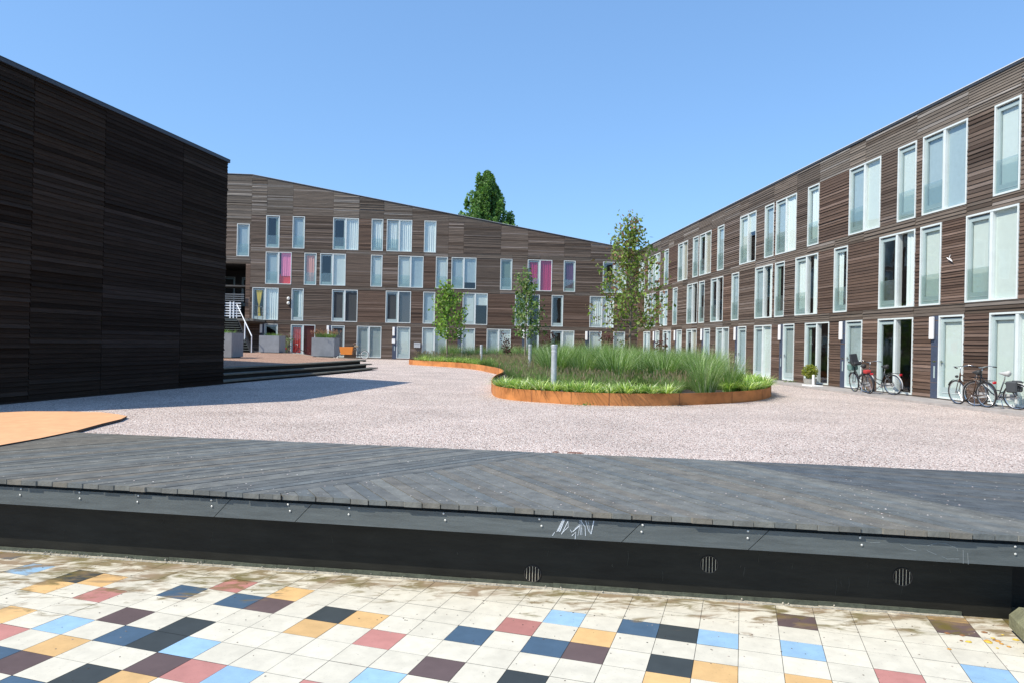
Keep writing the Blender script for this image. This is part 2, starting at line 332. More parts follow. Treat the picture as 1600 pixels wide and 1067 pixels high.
# deck
dk=empty('timber_deck',DX(0,-1.4,0),0,'grey timber deck of diagonal boards between tiles and gravel','deck')
dinv=Vector(dk.location)
FAR=2.72
def to_st(x,y): p=Vector((x,y,0))-E0; return (p.dot(ES),p.dot(ET))
front=(-11,0.0); 
whole=[(-11,0.02),(11.5,0.02),(11.5,-3.4),(-11,-3.4)]
# far edge line from (-5.83,11.55) to (7.29,8.64)
fa=to_st(-5.83,11.555); fb=to_st(7.294,8.639)
nfx,nfy=(fb[1]-fa[1]),-(fb[0]-fa[0]); cc=nfx*fa[0]+nfy*fa[1]
if nfx*0+nfy*(-10)<cc: pass
# keep side containing (0,0)
if nfx*0+nfy*0>cc: nfx,nfy,cc=-nfx,-nfy,-cc
whole=clip(whole,nfx,nfy,cc)
def halfplane(p,q,keep):
    nx,ny=(q[1]-p[1]),-(q[0]-p[0]); c=nx*p[0]+ny*p[1]
    if nx*keep[0]+ny*keep[1]>c: nx,ny,c=-nx,-ny,-c
    return nx,ny,c
b1=(to_st(-1.72,7.15),to_st(1.50,10.02)); b2=(to_st(4.25,8.14),to_st(5.25,6.07))
zl=clip(whole,*halfplane(b1[0],b1[1],to_st(-3,8.5)))
zm=clip(clip(whole,*halfplane(b1[0],b1[1],to_st(3,7.5))),*halfplane(b2[0],b2[1],to_st(3,7.5)))
zr=clip(whole,*halfplane(b2[0],b2[1],to_st(6,7.5)))
db=MB(); scr=MB(); scrm=mat('pale_screw_spot',(.55,.53,.46),.6)
RD=random.Random(5)
def boards(poly,ang,wd=.142,tone=(.142,.143,.130)):
    a=rad(ang)+rad(13.1)    # direction in (s, -t)->(s, depth)
    dx,dy=math.cos(a),-math.sin(a)   # in (s,t), t negative is away
    nx,ny=-dy,dx
    vals=[nx*p[0]+ny*p[1] for p in poly]; lo,hi=min(vals),max(vals); k=0; c=lo
    while c<hi:
        p=clip(clip(poly,nx,ny,c+wd-.009),-nx,-ny,-(c+.0))
        if area(p)>.002:
            k_=RD.choice([(1,1,1)]*3+[(1.06,.99,.92),(.88,.94,1.0),(1.14,1.04,.94),(.82,.84,.86),(1.12,1.12,1.1)]); base=(tone[0]*k_[0],tone[1]*k_[1],tone[2]*k_[2])
            col=jit(base,.09,RD); dz=RD.uniform(-.002,.003); ex=RD.uniform(-.012,.01)
            p=[(s_,t_+(ex if t_>-.001 else 0)) for s_,t_ in p]
            db.prism(p,-.018+dz,.03+dz,deckm,col,X=lambda s_,t_,z_:DX(s_,t_,z_)-dinv)
            # screws along joist rows
            for row in [-.09,-.62,-1.15,-1.68,-2.21,-2.6]:
                # point on board at t=row
                for f in (.28,.72):
                    cc_=c+wd*f
                    if abs(nx)<1e-6: continue
                    s_=(cc_-ny*row)/nx
                    q=[(s_,row)]
                    ins=True
                    P4=clip(clip([(s_-.02,row-.02),(s_+.02,row-.02),(s_+.02,row+.02),(s_-.02,row+.02)],nx,ny,c+wd-.01),-nx,-ny,-c)
                    # inside polygon test
                    cnt=0
                    for i in range(len(p)):
                        A,B=p[i],p[(i+1)%len(p)]
                        if (A[1]>row)!=(B[1]>row) and s_<(B[0]-A[0])*(row-A[1])/(B[1]-A[1])+A[0]: cnt^=1
                    if cnt and RD.random()<.8:
                        r0=RD.uniform(.004,.009); jx=RD.uniform(-.01,.01)
                        scr.poly([DX(s_+jx+r0*1.4*math.cos(t),row+r0*.8*math.sin(t),.0335+dz)-dinv for t in [i*math.pi/3 for i in range(6)]][::-1],scrm)
        c+=wd; k+=1
boards(zl,41); boards(zm,-66.5); boards(zr,-28,tone=(.088,.098,.104))
db.build('decking',dk); o=scr.build('screw_head',dk); o['kind']='stuff'
# under-structure so that no light comes through, and fascia with scarf joints
mb=MB(); mb.prism([p for p in clip(whole,0,1,-.07)],-.11,-.03,mat('deck_joists',(.03,.03,.03),.9),X=lambda s_,t_,z_:DX(s_,t_,z_)-dinv); mb.build('joist_frame',dk)
fam=mat('fascia_boards',(.085,.098,.098),.55,var=.22,nscale=2.5,stretch=(1,1,9),bump=.25,bscale=30)
js=[-8.6,-4.9,-2.16,-1.52,1.02,1.98,5.1,8]
js=[-9.6,-7.4,-5.6,-2.98,-2.13,1.02,2.13,5.2,7.4,9.4,11.4]
zt_,zb_=-.055,-.235
for a,b in zip(js,js[1:]):
    mb=MB(); sh=.085
    P=[(a+sh+.004,zt_),(b+sh-.004,zt_),(b-sh-.004,zb_),(a-sh+.004,zb_)]
    f0=[DX(s_,-.020,z_)-dinv for s_,z_ in P]; f1=[DX(s_,-.065,z_)-dinv for s_,z_ in P]
    mb.poly(f0,fam); mb.poly(f1[::-1],fam)
    for i in range(4): mb.poly([f0[i],f1[i],f1[(i+1)%4],f0[(i+1)%4]],fam)
    mb.build('fascia_board',dk)
boltm=mat('bolt_zinc',(.62,.62,.58),.45,.3)
for s_ in (-5.25,-4.55,-3.9,-3.1,-2.27,-1.65,-.72,.2,1.13,2.03,2.98,4.2,4.95):
    for dz in (-.13,-.068):
        mb=MB(); c0=DX(s_+R.uniform(-.02,.02),-.016,dz)-dinv
        mb.tube([c0,c0+ET*.004,c0+ET*.007],[.010,.010,.005],boltm,10); mb.build('bolt',dk)
# chalk scribble
chalk=mat('white_chalk',(.62,.68,.74),.9); chalkb=mat('faint_chalk',(.30,.34,.36),.9)
def stroke(pts,wd,m,par,name='chalk_mark'):
    mb_.tube([DX(s_,-.0185,z_)-dinv for s_,z_ in pts],wd,m,4)
mb_=MB()
RC=random.Random(11)
def pxf(x,y): # px(zoom 800,780,s8) -> s,z on fascia
    X=800+x/8; Y=780+y/8
    d=Vector(((X-800)/1117,-(Y-533.5)/1117,-1)); r=M.transposed()@d
    P0=E0+ET*(-.020); t=(P0.dot(ET))/(r.dot(ET)); q=r*t+Vector((0,0,1.55)); q2=q-E0; return (q2.dot(ES),q.z)
for st in ([(505,450),(535,405)],[(560,400),(640,240)],[(575,395),(650,250)],[(590,400),(655,265)],[(600,395),(640,300)],[(620,430),(700,270)],[(660,250),(600,400)],[(700,265),(705,340),(620,420)],[(730,375),(750,410)],[(750,450),(800,400),(790,490)],[(790,360),(850,300),(825,450)],[(850,250),(855,440)],[(870,250),(875,440),(870,350)],[(860,260),(915,340),(920,450)],[(920,260),(960,390),(990,430),(1020,260)],[(950,270),(985,430)],[(1025,265),(1000,380)],[(760,400),(840,330)]):
    stroke([pxf(*q) for q in st],RC.uniform(.0014,.0032),chalk,None)
for st in ([(5000+260,0)],):
    pass
def pxf2(x,y):
    return pxf(8*(1300+x/5.333-800),8*(700+y/5.333-780))
for st in ([(270,770),(330,785),(400,780)],[(570,800),(640,840),(700,850)],[(790,850),(870,885)],[(795,810),(880,785),(960,795),(1045,835),(1048,855)],[(915,900),(960,920),(1060,920)],[(1093,845),(1093,960)],[(1130,870),(1135,965)]):
    stroke([pxf2(*q) for q in st],.0011,chalkb,None)
mb_.build('chalk_mark',dk)
# concrete sleeper block at the right end
mossm=mat('mossy_concrete',(.17,.17,.10),.9,var=.35,nscale=7,bump=.5,bscale=40)
mb=MB(); p0=Vector((4.62,5.60,0)); dv=Vector((-.37,-.93,0)).normalized(); nv=Vector((dv.y,-dv.x,0)); nv=-nv if nv.x<0 else nv
bl=empty('concrete_block',(4.62,5.6,-.7),0,'mossy grey concrete block lying on the tiles at the wall end','block')
prof=[(0,0),(0,.10),(.07,.17),(.42,.17),(.47,.11),(.47,0)]
f0=[p0+nv*x+Vector((0,0,-.715+z))-Vector(bl.location) for x,z in prof]; f1=[q+dv*.85 for q in f0]
mb.poly(f0,mossm); mb.poly(f1[::-1],mossm)
for i in range(6): mb.poly([f0[i],f1[i],f1[(i+1)%6],f0[(i+1)%6]][::-1],mossm)
o=mb.build('block_body',bl)
md=o.modifiers.new('b','BEVEL'); md.width=.012; md.segments=2
# ---------------------------------------------------------------- facades
class Facade:
    def __init__(s, kind):
        s.kind=kind
    def T(s,u,w_,z):
        return Vector((u,59.635-w_,z)) if s.kind=='B' else Vector((15.264-w_,-u,z))
RF=random.Random(21)
def roof_back(u): return 14.75 if u<-16.84 else 14.75+(u+16.84)*(-5.21/32.1)
def roof_right(u): return 9.54
TOP=(.140,.116,.094); MID=(.100,.063,.044); SPA=(.120,.095,.075)
def clad_cell(mb,T,u0,u1,z0,z1,tone,roof=None,g=.006,var=.15,hh=None,wm=None):
    wood_=wm or wood
    h=hh or RF.choice([.082,.09,.098,.105,.115,.13]); ct=jit(tone,.19,RF)
    rough=RF.random()<.4
    z=z0+.004
    u0_,u1_=u0+g,u1-g
    while z<z1-.01:
        ze=min(z+h,z1)
        poly=[(u0_,z+.004),(u1_,z+.004),(u1_,ze),(u0_,ze)]
        if roof:
            ra,rb=roof(u0_),roof(u1_)
            if min(ra,rb)<ze:
                nx,ny=-(rb-ra),(u1_-u0_); poly=clip(poly,nx,ny,nx*u0_+ny*ra)
        if area(poly)>.002:
            lip=.026+(RF.uniform(-.008,.02) if rough else RF.uniform(-.003,.005)); top=.008
            if RF.random()<.04: lip+=.02
            col=jit(ct,var if not rough else var*1.5,RF)
            if RF.random()<.13: col=jit((ct[0]*1.5,ct[1]*1.62,ct[2]*1.78),.18,RF)  # paler boards: silvery weathering and painted highlights of proud edges
            if RF.random()<.12: col=jit((ct[0]*.6,ct[1]*.55,ct[2]*.5),.1,RF)
            zs=[q[1] for q in poly]; lo,hi=min(zs),max(zs)
            F=[T(q[0],top+(lip-top)*(1-(q[1]-lo)/max(hi-lo,1e-4)),q[1]) for q in poly]
            Bk=[T(q[0],-.01,q[1]) for q in poly]
            mb.poly(F,wood_,col)
            n=len(poly)
            for i in range(n): mb.poly([F[i],Bk[i],Bk[(i+1)%n],F[(i+1)%n]],wood_,col)
        z+=h
def facade_wall(mb,T,u_lo,u_hi,z_lo,levels,openings,roof,extra=None):
    """levels: sorted z breaks; last band runs to the roof. openings: (u0,u1,z0,z1)"""
    topmax=max(roof(u_lo),roof(u_hi))
    bands=[(z_lo,levels[0][0])]+[(a,b) for a,b in levels]
    zb=sorted({z_lo}|{z for l in levels for z in l})
    bs=list(zip(zb,zb[1:]+[topmax]))
    for z0,z1 in bs:
        ops=sorted([(o[0],o[1]) for o in openings if o[2]<z1-.02 and o[3]>z0+.02])
        istop=z1==topmax
        row=any((abs(o[2]-z0)<.05 and abs(o[3]-z1)<.05) for o in openings)
        cur=u_lo; free=[]
        for a,b in ops:
            if a>cur+.01: free.append((cur,a))
            cur=max(cur,b)
        if cur<u_hi: free.append((cur,u_hi))
        edges=sorted({e for o in openings for e in o[:2]})
        for a,b in free:
            # split long runs at window edges nearest 1-3.2 m
            cuts=[a]; 
            while b-cuts[-1]>3.3:
                c=[e for e in edges if 1.0<e-cuts[-1]<3.3 and b-e>.6]
                nx=RF.choice(c) if c else cuts[-1]+RF.uniform(1.6,3.1)
                cuts.append(nx)
            cuts.append(b)
            for p,q in zip(cuts,cuts[1:]):
                tone=TOP if istop else (MID if row else SPA)
                k=RF.random()
                if row and k<.3: tone=tuple((MID[i]+SPA[i])/2 for i in range(3))
                if z0>5.8 and row and k>.5: tone=tuple((MID[i]+TOP[i])/2 for i in range(3))
                if istop and k<.3: tone=SPA
                clad_cell(mb,T,p,q,z0,z1,tone,roof)
def rect(mb,T,u0,u1,z0,z1,w_,m):
    mb.poly([T(u0,w_,z0),T(u1,w_,z0),T(u1,w_,z1),T(u0,w_,z1)],m)
def tb(mb,T,u0,u1,z0,z1,w0,w1,m,col=None):
    mb.box((u0,w0,z0),(u1,w1,z1),m,col,X=T)
def curtain(T,u0,u1,z0,z1,code,parent,depth=-.24):
    m=CUR[code]; mb=MB()
    if code in ('c','pk','m','pu','r','sa','be') :
        n=max(6,int((u1-u0)*26)); amp=.018
        ph=RF.uniform(0,6)
        if code in('c','be'):
            # hung with a random draw: full, or with a gap
            pass
        us=[u0+(u1-u0)*k/n for k in range(n+1)]
        ws=[depth+amp*math.sin(k*1.5+ph)+amp*.5*math.sin(k*.63+ph*2) for k in range(n+1)]
        for k in range(n):
            mm=m
            if code=='r' and (k//2)%2: mm=CUR['rd']
            dz=.0
            mb.poly([T(us[k],ws[k],z0+dz),T(us[k+1],ws[k+1],z0+dz),T(us[k+1],ws[k+1],z1),T(us[k],ws[k],z1)],mm)
    elif code=='y':
        mid=(u0+u1)/2; H=z1-z0; n=14
        for k in range(n):
            f0,f1=k/n,(k+1)/n
            def wdt(f): return .04+abs(f-.42)**.7*(.42 if f>.42 else .24)
            a,b=wdt(f0)*(u1-u0),wdt(f1)*(u1-u0)
            for q in range(6):
                g0,g1=-1+q/3,-1+(q+1)/3
                mb.poly([T(mid+g0*a,depth+.02*(q%2),z0+H*f0),T(mid+g1*a,depth+.02*((q+1)%2),z0+H*f0),T(mid+g1*b,depth+.02*((q+1)%2),z0+H*f1),T(mid+g0*b,depth+.02*(q%2),z0+H*f1)],m)
    else:
        rect(mb,T,u0,u1,z0,z1,depth,m)
    o=mb.build('curtain' if code in('c','pk','m','pu','r','sa','be','y') else 'blind_or_reflection',parent); return o
FW=.052
def fill(T,u0,u1,z0,z1,code,par,w_g):
    mb=MB(); rect(mb,T,u0,u1,z0,z1,w_g,glass); mb.build('pane',par)
    e=.03
    if code=='d': 
        if RF.random()<.45: # a strip of curtain drawn aside
            a=u0 if RF.random()<.5 else u1-.16
            curtain(T,a-.0,a+.2,z0-e,z1+e,'gn',par,w_g-.05)
    elif code=='h': curtain(T,u0-e,u1+e,z0+(z1-z0)*.62,z1+e,'w',par,w_g-.04)
    elif code=='ch': curtain(T,u0-e,u0+(u1-u0)*.55,z0-e,z1+e,'c',par,w_g-.05)
    elif code=='cr': curtain(T,u0+(u1-u0)*.42,u1+e,z0-e,z1+e,'c',par,w_g-.05)
    elif code=='gc':
        curtain(T,u0+(u1-u0)*.6,u1+e,z0-e,z1+e,'c',par,w_g-.05); curtain(T,u0-e,u1,z0-e,z1+e,'gn',par,w_g-.09)
    elif code=='pkr':
        curtain(T,u0+.12,u1+e,z0+(z1-z0)*.25,z1+e,'pk',par,w_g-.05); curtain(T,u0-e,u1+e,z0-e,z0+(z1-z0)*.3,'rd',par,w_g-.085)
    elif code=='sh': curtain(T,u0-e,u1+e,z0+.5,z1+e,'s',par,w_g-.04)
    elif code: curtain(T,u0-e,u1+e,z0-e,z1+e,code,par,w_g-.05)
def window(T,u0,u1,z0,z1,halves,par,rail=True,door=False,name=None,fixed=False,flip=False):
    """outer frame proud of the cladding, opening leaf set back on the left half, fixed pane on the right"""
    dbl=len(halves)==2; mb=MB(); P0,P1=-.16,.040
    f=FW
    tb(mb,T,u0,u0+f,z0,z1,P0,P1,whitef); tb(mb,T,u1-f,u1,z0,z1,P0,P1,whitef)
    tb(mb,T,u0+f,u1-f,z1-f,z1,P0,P1-.002,whitef); tb(mb,T,u0+f,u1-f,z0,z0+f,P0,P1-.002,whitef)
    um=(u0+u1)/2
    if dbl: tb(mb,T,um-.055,um+.055,z0+f,z1-f,P0,P1-.012,whitef)
    nm=name or 'window'
    wo=mb.build(nm,par)
    segs=[(u0+f,(um-.055) if dbl else u1-f,halves[0],not fixed)]
    if dbl: segs.append((um+.055,u1-f,halves[1],False))
    for a,b,code,leaf in segs:
        if leaf:
            lf=.105; z0_,z1_=z0+f,z1-f-.05; mb=MB(); q0,q1=-.085,-.022
            tb(mb,T,a,a+lf,z0_,z1_,q0,q1,leafm_); tb(mb,T,b-lf,b,z0_,z1_,q0,q1,leafm_)
            tb(mb,T,a+lf,b-lf,z1_-lf,z1_,q0,q1-.002,leafm_); kick=.30 if door else .24
            tb(mb,T,a+lf,b-lf,z0_,z0_+kick,q0,q1-.002,leafm_)
            tb(mb,T,a,b,z1_+.001,z1-f-.001,-.10,-.075,headm)
            tb(mb,T,a+lf*.9,b-lf*.9,z0_+kick*.42,z0_+kick*.42+.012,q1-.002,q1+.012,whitef)
            if door:
                hu=a+lf*.5
                mb.box((hu-.012,q1,z0_+.98),(hu+.012,q1+.03,z0_+1.14),chrome,X=T); mb.box((hu-.01,q1+.03,z0_+1.08),(hu+.12,q1+.05,z0_+1.1),chrome,X=T)
            lo=mb.build('leaf_frame' if not door else 'door_leaf',wo)
            fill(T,a+lf,b-lf,z0_+kick,z1_-lf,code,wo,-.055)
            if rail and not door:
                mb=MB(); rect(mb,T,a+.01,b-.01,z0+f+.01,z0+f+.95,.012,railg); mb.build('railing_glass',wo)
        else:
            fill(T,a,b,z0+f,z1-f,code,wo,-.045)
    return wo
def door_side(T,u0,z0,z1,par,mail=False):
    """slate panel left of a door with opal lamp on it"""
    mb=MB(); tb(mb,T,u0-.34,u0-.004,z0-.06,z1,-.02,.038,panelb); pn=mb.build('side_panel',par)
    mb=MB(); tb(mb,T,u0-.345,u0-.16,z1-.74,z1-.03,.05,.13,lamp_w); lm=mb.build('wall_lamp',pn); md=lm.modifiers.new('b','BEVEL'); md.width=.02; md.segments=2
    mb=MB(); tb(mb,T,u0-.25,u0-.10,z0+1.12,z0+1.16,.038,.045,chrome); tb(mb,T,u0-.2,u0-.13,z0+.62,z0+1.0,.038,.043,leafm_); mb.build('letter_slot',pn)
    if mail:
        mb=MB(); tb(mb,T,u0-.38,u0-.12,z0+1.22,z0+1.58,.04,.14,lamp_w); tb(mb,T,u0-.36,u0-.14,z0+1.5,z0+1.51,.14,.142,blackp); mb.build('mailbox',pn)
# ---- back building
FBk=Facade('B'); T=FBk.T
bb=empty('timber_clad_building',(0,59.635,0),0,'long timber clad apartment building across the far end, roofline sloping down rightwards','building')
LVB=[(.1,2.66),(2.98,5.6),(5.92,8.53),(8.87,11.49)]
WB=[ # row, u0,u1, halves
(3,-15.66,-14.58,['d']),(3,-13.54,-12.57,['s']),(3,-10.29,-8.22,['d','c']),(3,-7.17,-6.23,['c']),(3,-5.93,-3.86,['c','c']),(3,-2.86,-1.87,['cr!']),
(2,-15.64,-13.57,['s','pkr']),(2,-12.55,-11.57,['sa']),(2,-11.28,-9.21,['d','w']),(2,-7.17,-6.23,['w']),(2,-4.94,-2.87,['w','s']),(2,-1.84,-.86,['w']),(2,-.55,1.51,['s','sh']),(2,3.52,4.51,['gn']),(2,5.81,7.87,['m','m']),(2,8.86,9.85,['pu']),(2,12.2,14.22,['d','c']),
(1,-16.64,-14.56,['y','c']),(1,-13.51,-12.55,['gc']),(1,-10.27,-8.19,['dk','dk']),(1,-5.9,-3.84,['dk','dk']),(1,-2.83,-1.85,['s']),(1,.44,2.51,['w','h']),(1,4.81,6.88,['gn','d']),(1,7.89,8.87,['d']),(1,11.13,13.21,['c','c']),
(0,-13.52,-11.56,['r','ma']),(0,-8.2,-6.2,['g','g']),(0,-2.86,-.85,['w','g']),(0,2.49,4.51,['s','w']),(0,7.87,9.86,['d','w'])]
DB_=[(-15.63,-14.56,'d'),(-10.28,-9.19,'dk'),(-4.94,-3.84,'w'),(.42,1.51,'w'),(5.8,6.87,'d'),(11.14,12.2,'w'),(13.21,14.2,'w')]
ops=[(w_[1],w_[2],LVB[w_[0]][0],LVB[w_[0]][1]) for w_ in WB]+[(a,b,.1,2.66) for a,b,_ in DB_]
mb=MB()
SPL=-16.84
facade_wall(mb,T,SPL,15.262,.0,LVB,ops,roof_back)
opsL=[(-17.96,-16.97,8.11,10.74),(-21.5,-17.2,2.97,7.5)]
facade_wall(mb,T,-24,SPL,.0,[(2.97,7.5),(8.11,10.74)],[(-17.96,-16.97,8.11,10.74),(-21.5,-17.2,2.97,7.5)],roof_back)
# backing sheet with the openings left out
def backing(mb,T,u_lo,u_hi,z_lo,roof,openings,m,w_=-.012):
    us=sorted({u_lo,u_hi}|{e for o in openings for e in o[:2] if u_lo<e<u_hi})
    for a,b in zip(us,us[1:]):
        zs=z_lo; sp=sorted([(o[2],o[3]) for o in openings if o[0]<=a+1e-6 and o[1]>=b-1e-6])
        for p,q in sp+[(None,None)]:
            if p is None: mb.poly([T(a,w_,zs),T(b,w_,zs),T(b,w_,roof(b)-.02),T(a,w_,roof(a)-.02)],m)
            else:
                if p>zs+.001: rect(mb,T,a,b,zs,p,w_,m)
                zs=q
bkm=mat('backing_board',(.03,.022,.018),.9)
backing(mb,T,-24,15.25,-.05,roof_back,ops+opsL,bkm)
mb.build('wall',bb).location=-bb.location
for o in bb.children: pass
def fixp(root):
    for c in root.children: c.location=-root.location
# inner shell
mb=MB(); D0=-.20; D1=-2.6
for z in (.05,2.82,5.76,8.70):
    mb.box((-24,D1,z-.12),(15.2,D0,z),inter,X=T) if z>1 else mb.box((-24,D1,-.1),(15.2,D0,.06),inter,X=T)
for u in (-16.8,-11.4,-5.5,.0,5.2,10.6): 
    mb.box((u-.05,D1,0),(u+.05,D0,roof_back(u)-.3),inter,X=T)
mb.box((-16.8,D1-.1,0),(15.2,D1,9.4),inter,X=T)
P=[(-16.8,9.4),(15.2,9.4),(-16.8,14.6)]; mb.poly([T(u,D1,z) for u,z in P],inter)
mb.build('interior',bb)
mb=MB()
ri=[(-24,14.75),(-16.84,14.75),(15.30,roof_back(15.3))]
for (ua,za),(ub,zb2) in zip(ri,ri[1:]):
    for w0,w1,dz0,dz1,m in ((-10,.0,-.25,0,roofm),(-.12,.055,-.03,.035,darkco),(-.14,.05,.036,.052,zinc)):
        q=[T(ua,w1,za+dz0),T(ub,w1,zb2+dz0),T(ub,w0,zb2+dz0),T(ua,w0,za+dz0)]; q2=[p+Vector((0,0,dz1-dz0)) for p in q]
        mb.poly(q[::-1],m); mb.poly(q2,m)
        for i in range(4): mb.poly([q[i],q[(i+1)%4],q2[(i+1)%4],q2[i]],m)
mb.build('roof',bb)
mb=MB(); mb.poly([T(-24,-10,0),T(15.25,-10,0),T(15.25,-10,9.3),T(-16.84,-10,14.5),T(-24,-10,14.5)],bkm); mb.poly([T(-24,-.02,0),T(-24,-10,0),T(-24,-10,14.5),T(-24,-.02,14.5)],bkm); mb.build('rear_wall',bb)
for row,a,b,h in WB:
    z0,z1=LVB[row]
    if h==['cr!']: window(T,a,b,z0,z1,['c'],bb,fixed=True)
    else: window(T,a,b,z0,z1,h,bb,rail=row>1)
window(T,-17.96,-16.97,8.11,10.74,['s'],bb)
for k,(a,b,h) in enumerate(DB_):
    window(T,a,b,.1,2.66,[h],bb,door=True,name='door')
    if k<6: door_side(T,a,.1,2.66,bb,mail=(k==2))
mb=MB(); tb(mb,T,-3.5,-2.98,1.0,1.42,.03,.22,mat('grey_meter_box',(.42,.44,.46),.5)); tb(mb,T,-3.47,-3.01,1.28,1.3,.22,.222,blackp); mb.build('meter_box',bb)
# portal recess behind the stair
pm=mat('painted_shade_render',(.035,.033,.032),.9,var=.2); mb=MB()  # shade of the recess is put into this dark wall colour
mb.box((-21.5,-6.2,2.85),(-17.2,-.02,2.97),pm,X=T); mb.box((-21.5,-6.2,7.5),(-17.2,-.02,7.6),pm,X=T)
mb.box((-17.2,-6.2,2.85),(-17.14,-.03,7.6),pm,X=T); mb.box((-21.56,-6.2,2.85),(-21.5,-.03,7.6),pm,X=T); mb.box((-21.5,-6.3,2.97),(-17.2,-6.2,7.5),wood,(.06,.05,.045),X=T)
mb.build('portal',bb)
T2=lambda u,w_,z: T(u,w_-6.17,z)
window(T2,-20.9,-19.9,4.3,6.9,['d'],bb,rail=False); window(T2,-19.3,-18.3,4.3,6.9,['s'],bb,rail=False)
for c in bb.children: c.location=-bb.location
# ---- right building
FRt=Facade('R'); T=FRt.T
rb=empty('timber_clad_building',(15.264,30,0),0,'long three storey timber clad terrace receding along the right side of the court','building')
LVR=[(.1,2.68),(3.03,5.64),(6.01,8.61)]
WR=[]
def addR(row,y0,y1,h): WR.append((row,-y1,-y0,h))
for y0,y1,h in [(18.38,19.35,['w']),(20.43,22.5,['s','s']),(22.83,23.84,['w']),(24.85,26.93,['s','w']),(29.27,30.25,['c']),(31.3,33.38,['s','c']),(33.61,34.64,['s']),(35.68,37.78,['w','h']),(40.1,41.13,['s']),(42.19,44.27,['d','be']),(44.5,45.54,['s']),(46.6,48.68,['s','be']),(50.93,51.98,['s']),(53.1,55.15,['c','s']),(55.4,56.4,['s']),(57.5,59.3,['w','s']),(14.0,16.05,['w','w'])]: addR(2,y0,y1,h)
for y0,y1,h in [(18.39,20.42,['w','w']),(21.52,22.55,['w']),(22.82,24.85,['d','cr']),(26.96,27.97,['ch']),(29.27,31.3,['c','cr']),(32.38,33.38,['dg']),(33.65,35.68,['s','cr']),(37.8,38.82,['s']),(40.11,42.1,['d','d']),(43.2,44.22,['d']),(44.5,46.58,['s','d']),(48.68,49.71,['s']),(50.99,53.0,['s','s']),(54.12,55.12,['s']),(55.35,57.4,['w','d']),(15.0,17.0,['w','w'])]: addR(1,y0,y1,h if h!=['dg'] else ['d'])
for y0,y1,h in [(17.38,19.4,['w','w']),(22.84,24.85,['d','d']),(28.26,30.3,['d','d']),(33.66,35.68,['s','w']),(39.1,41.1,['g','g']),(44.52,46.54,['d','be']),(50.0,52.0,['d','s']),(55.5,57.5,['d','s'])]: addR(0,y0,y1,h)
DR=[(20.44,21.56,'w'),(25.86,27.0,'g'),(31.3,32.4,'g'),(36.7,37.83,'s'),(42.12,43.2,'s'),(47.55,48.68,'w'),(52.96,54.03,'w')]
ops=[(a,b,*LVR[r]) for r,a,b,h in WR]+[(-y1,-y0,.1,2.68) for y0,y1,h in DR]
mb=MB(); facade_wall(mb,T,-59.60,-10.5,.06,LVR,ops,roof_right); backing(mb,T,-59.6,-10.5,-.05,roof_right,ops,bkm); mb.build('wall',rb)
mb=MB()
for z in (.06,2.88,5.84): mb.box((-59.5,D1,z-.12),(-10.5,D0,z),inter,X=T)
for y in (27.9+5.5*k for k in range(-3,6)): mb.box((-y-.05,D1,0),(-y+.05,D0,9.3),inter,X=T)
mb.box((-59.5,D1-.1,0),(-10.5,D1,9.4),inter,X=T); mb.build('interior',rb)
mb=MB(); mb.box((-69.5,-10,9.3),(-10.4,-.14,9.54),roofm,X=T); mb.box((-59.58,-.135,9.50),(-10.38,.05,9.575),darkco,X=T); mb.box((-59.58,-.13,9.577),(-10.37,.065,9.60),zinc,X=T); mb.build('roof',rb)
mb=MB(); mb.box((-69.5,-10.05,0),(-10.4,-10,9.3),bkm,X=T); mb.box((-10.5,-10,0),(-10.42,0,9.3),bkm,X=T); mb.build('rear_wall',rb)
for row,a,b,h in WR: window(T,a,b,*LVR[row],h,rb,rail=row>0)
for y0,y1,h in DR:
    window(T,-y1,-y0,.1,2.68,[h],rb,door=True,name='door'); door_side(T,-y1,.1,2.68,rb)
for c in rb.children: c.location=-rb.location
# ---- left building (in shade)
Fc=Vector((-7.627,24.15,0)); dN=Vector((-.2539,-.9672,0)); Ln=9.02
Nc=Fc+dN*Ln
nL=Vector((.9672,-.2539,0))
lb=empty('timber_clad_building',tuple(Fc),0,'windowless dark timber clad building in shade at the left edge','building')
def TLf(u,w_,z): return Fc+dN*(-u)+nL*w_+Vector((0,0,z))-Fc     # u from -Ln (near) to 0 (far corner)
LH=7.33; DK=(.028,.0185,.013)  # dark cladding tone lowered further, part of the facade's shade is in the colour
mb=MB()
us=[-9.02,-7.6,-5.43,-2.3,0]
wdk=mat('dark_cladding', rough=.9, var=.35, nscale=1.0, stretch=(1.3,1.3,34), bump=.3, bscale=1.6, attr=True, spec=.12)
RF.seed(5)
for k,(a,b) in enumerate(zip(us,us[1:])):
    zs=[(.05,LH)] if k!=1 else [(.05,2.72),(2.72,LH)]
    if k==3: zs=[(.05,.75),(.75,LH)]
    if k==0: zs=[(.05,1.9),(1.9,3.95),(3.95,LH)]
    for q,(z0,z1) in enumerate(zs):
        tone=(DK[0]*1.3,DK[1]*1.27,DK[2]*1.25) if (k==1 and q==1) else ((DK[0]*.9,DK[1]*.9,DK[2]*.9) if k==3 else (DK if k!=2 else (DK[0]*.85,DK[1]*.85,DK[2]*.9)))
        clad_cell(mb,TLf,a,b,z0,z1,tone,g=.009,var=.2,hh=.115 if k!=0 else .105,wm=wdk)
e2=Vector((-.775,.632,0)); e1=Vector((-.745,-.667,0))
P=[Fc,Fc+e2*11,Nc+e1*11+Vector((-4,6,0)),Nc+e1*11,Nc]
P=[p-Fc for p in P]
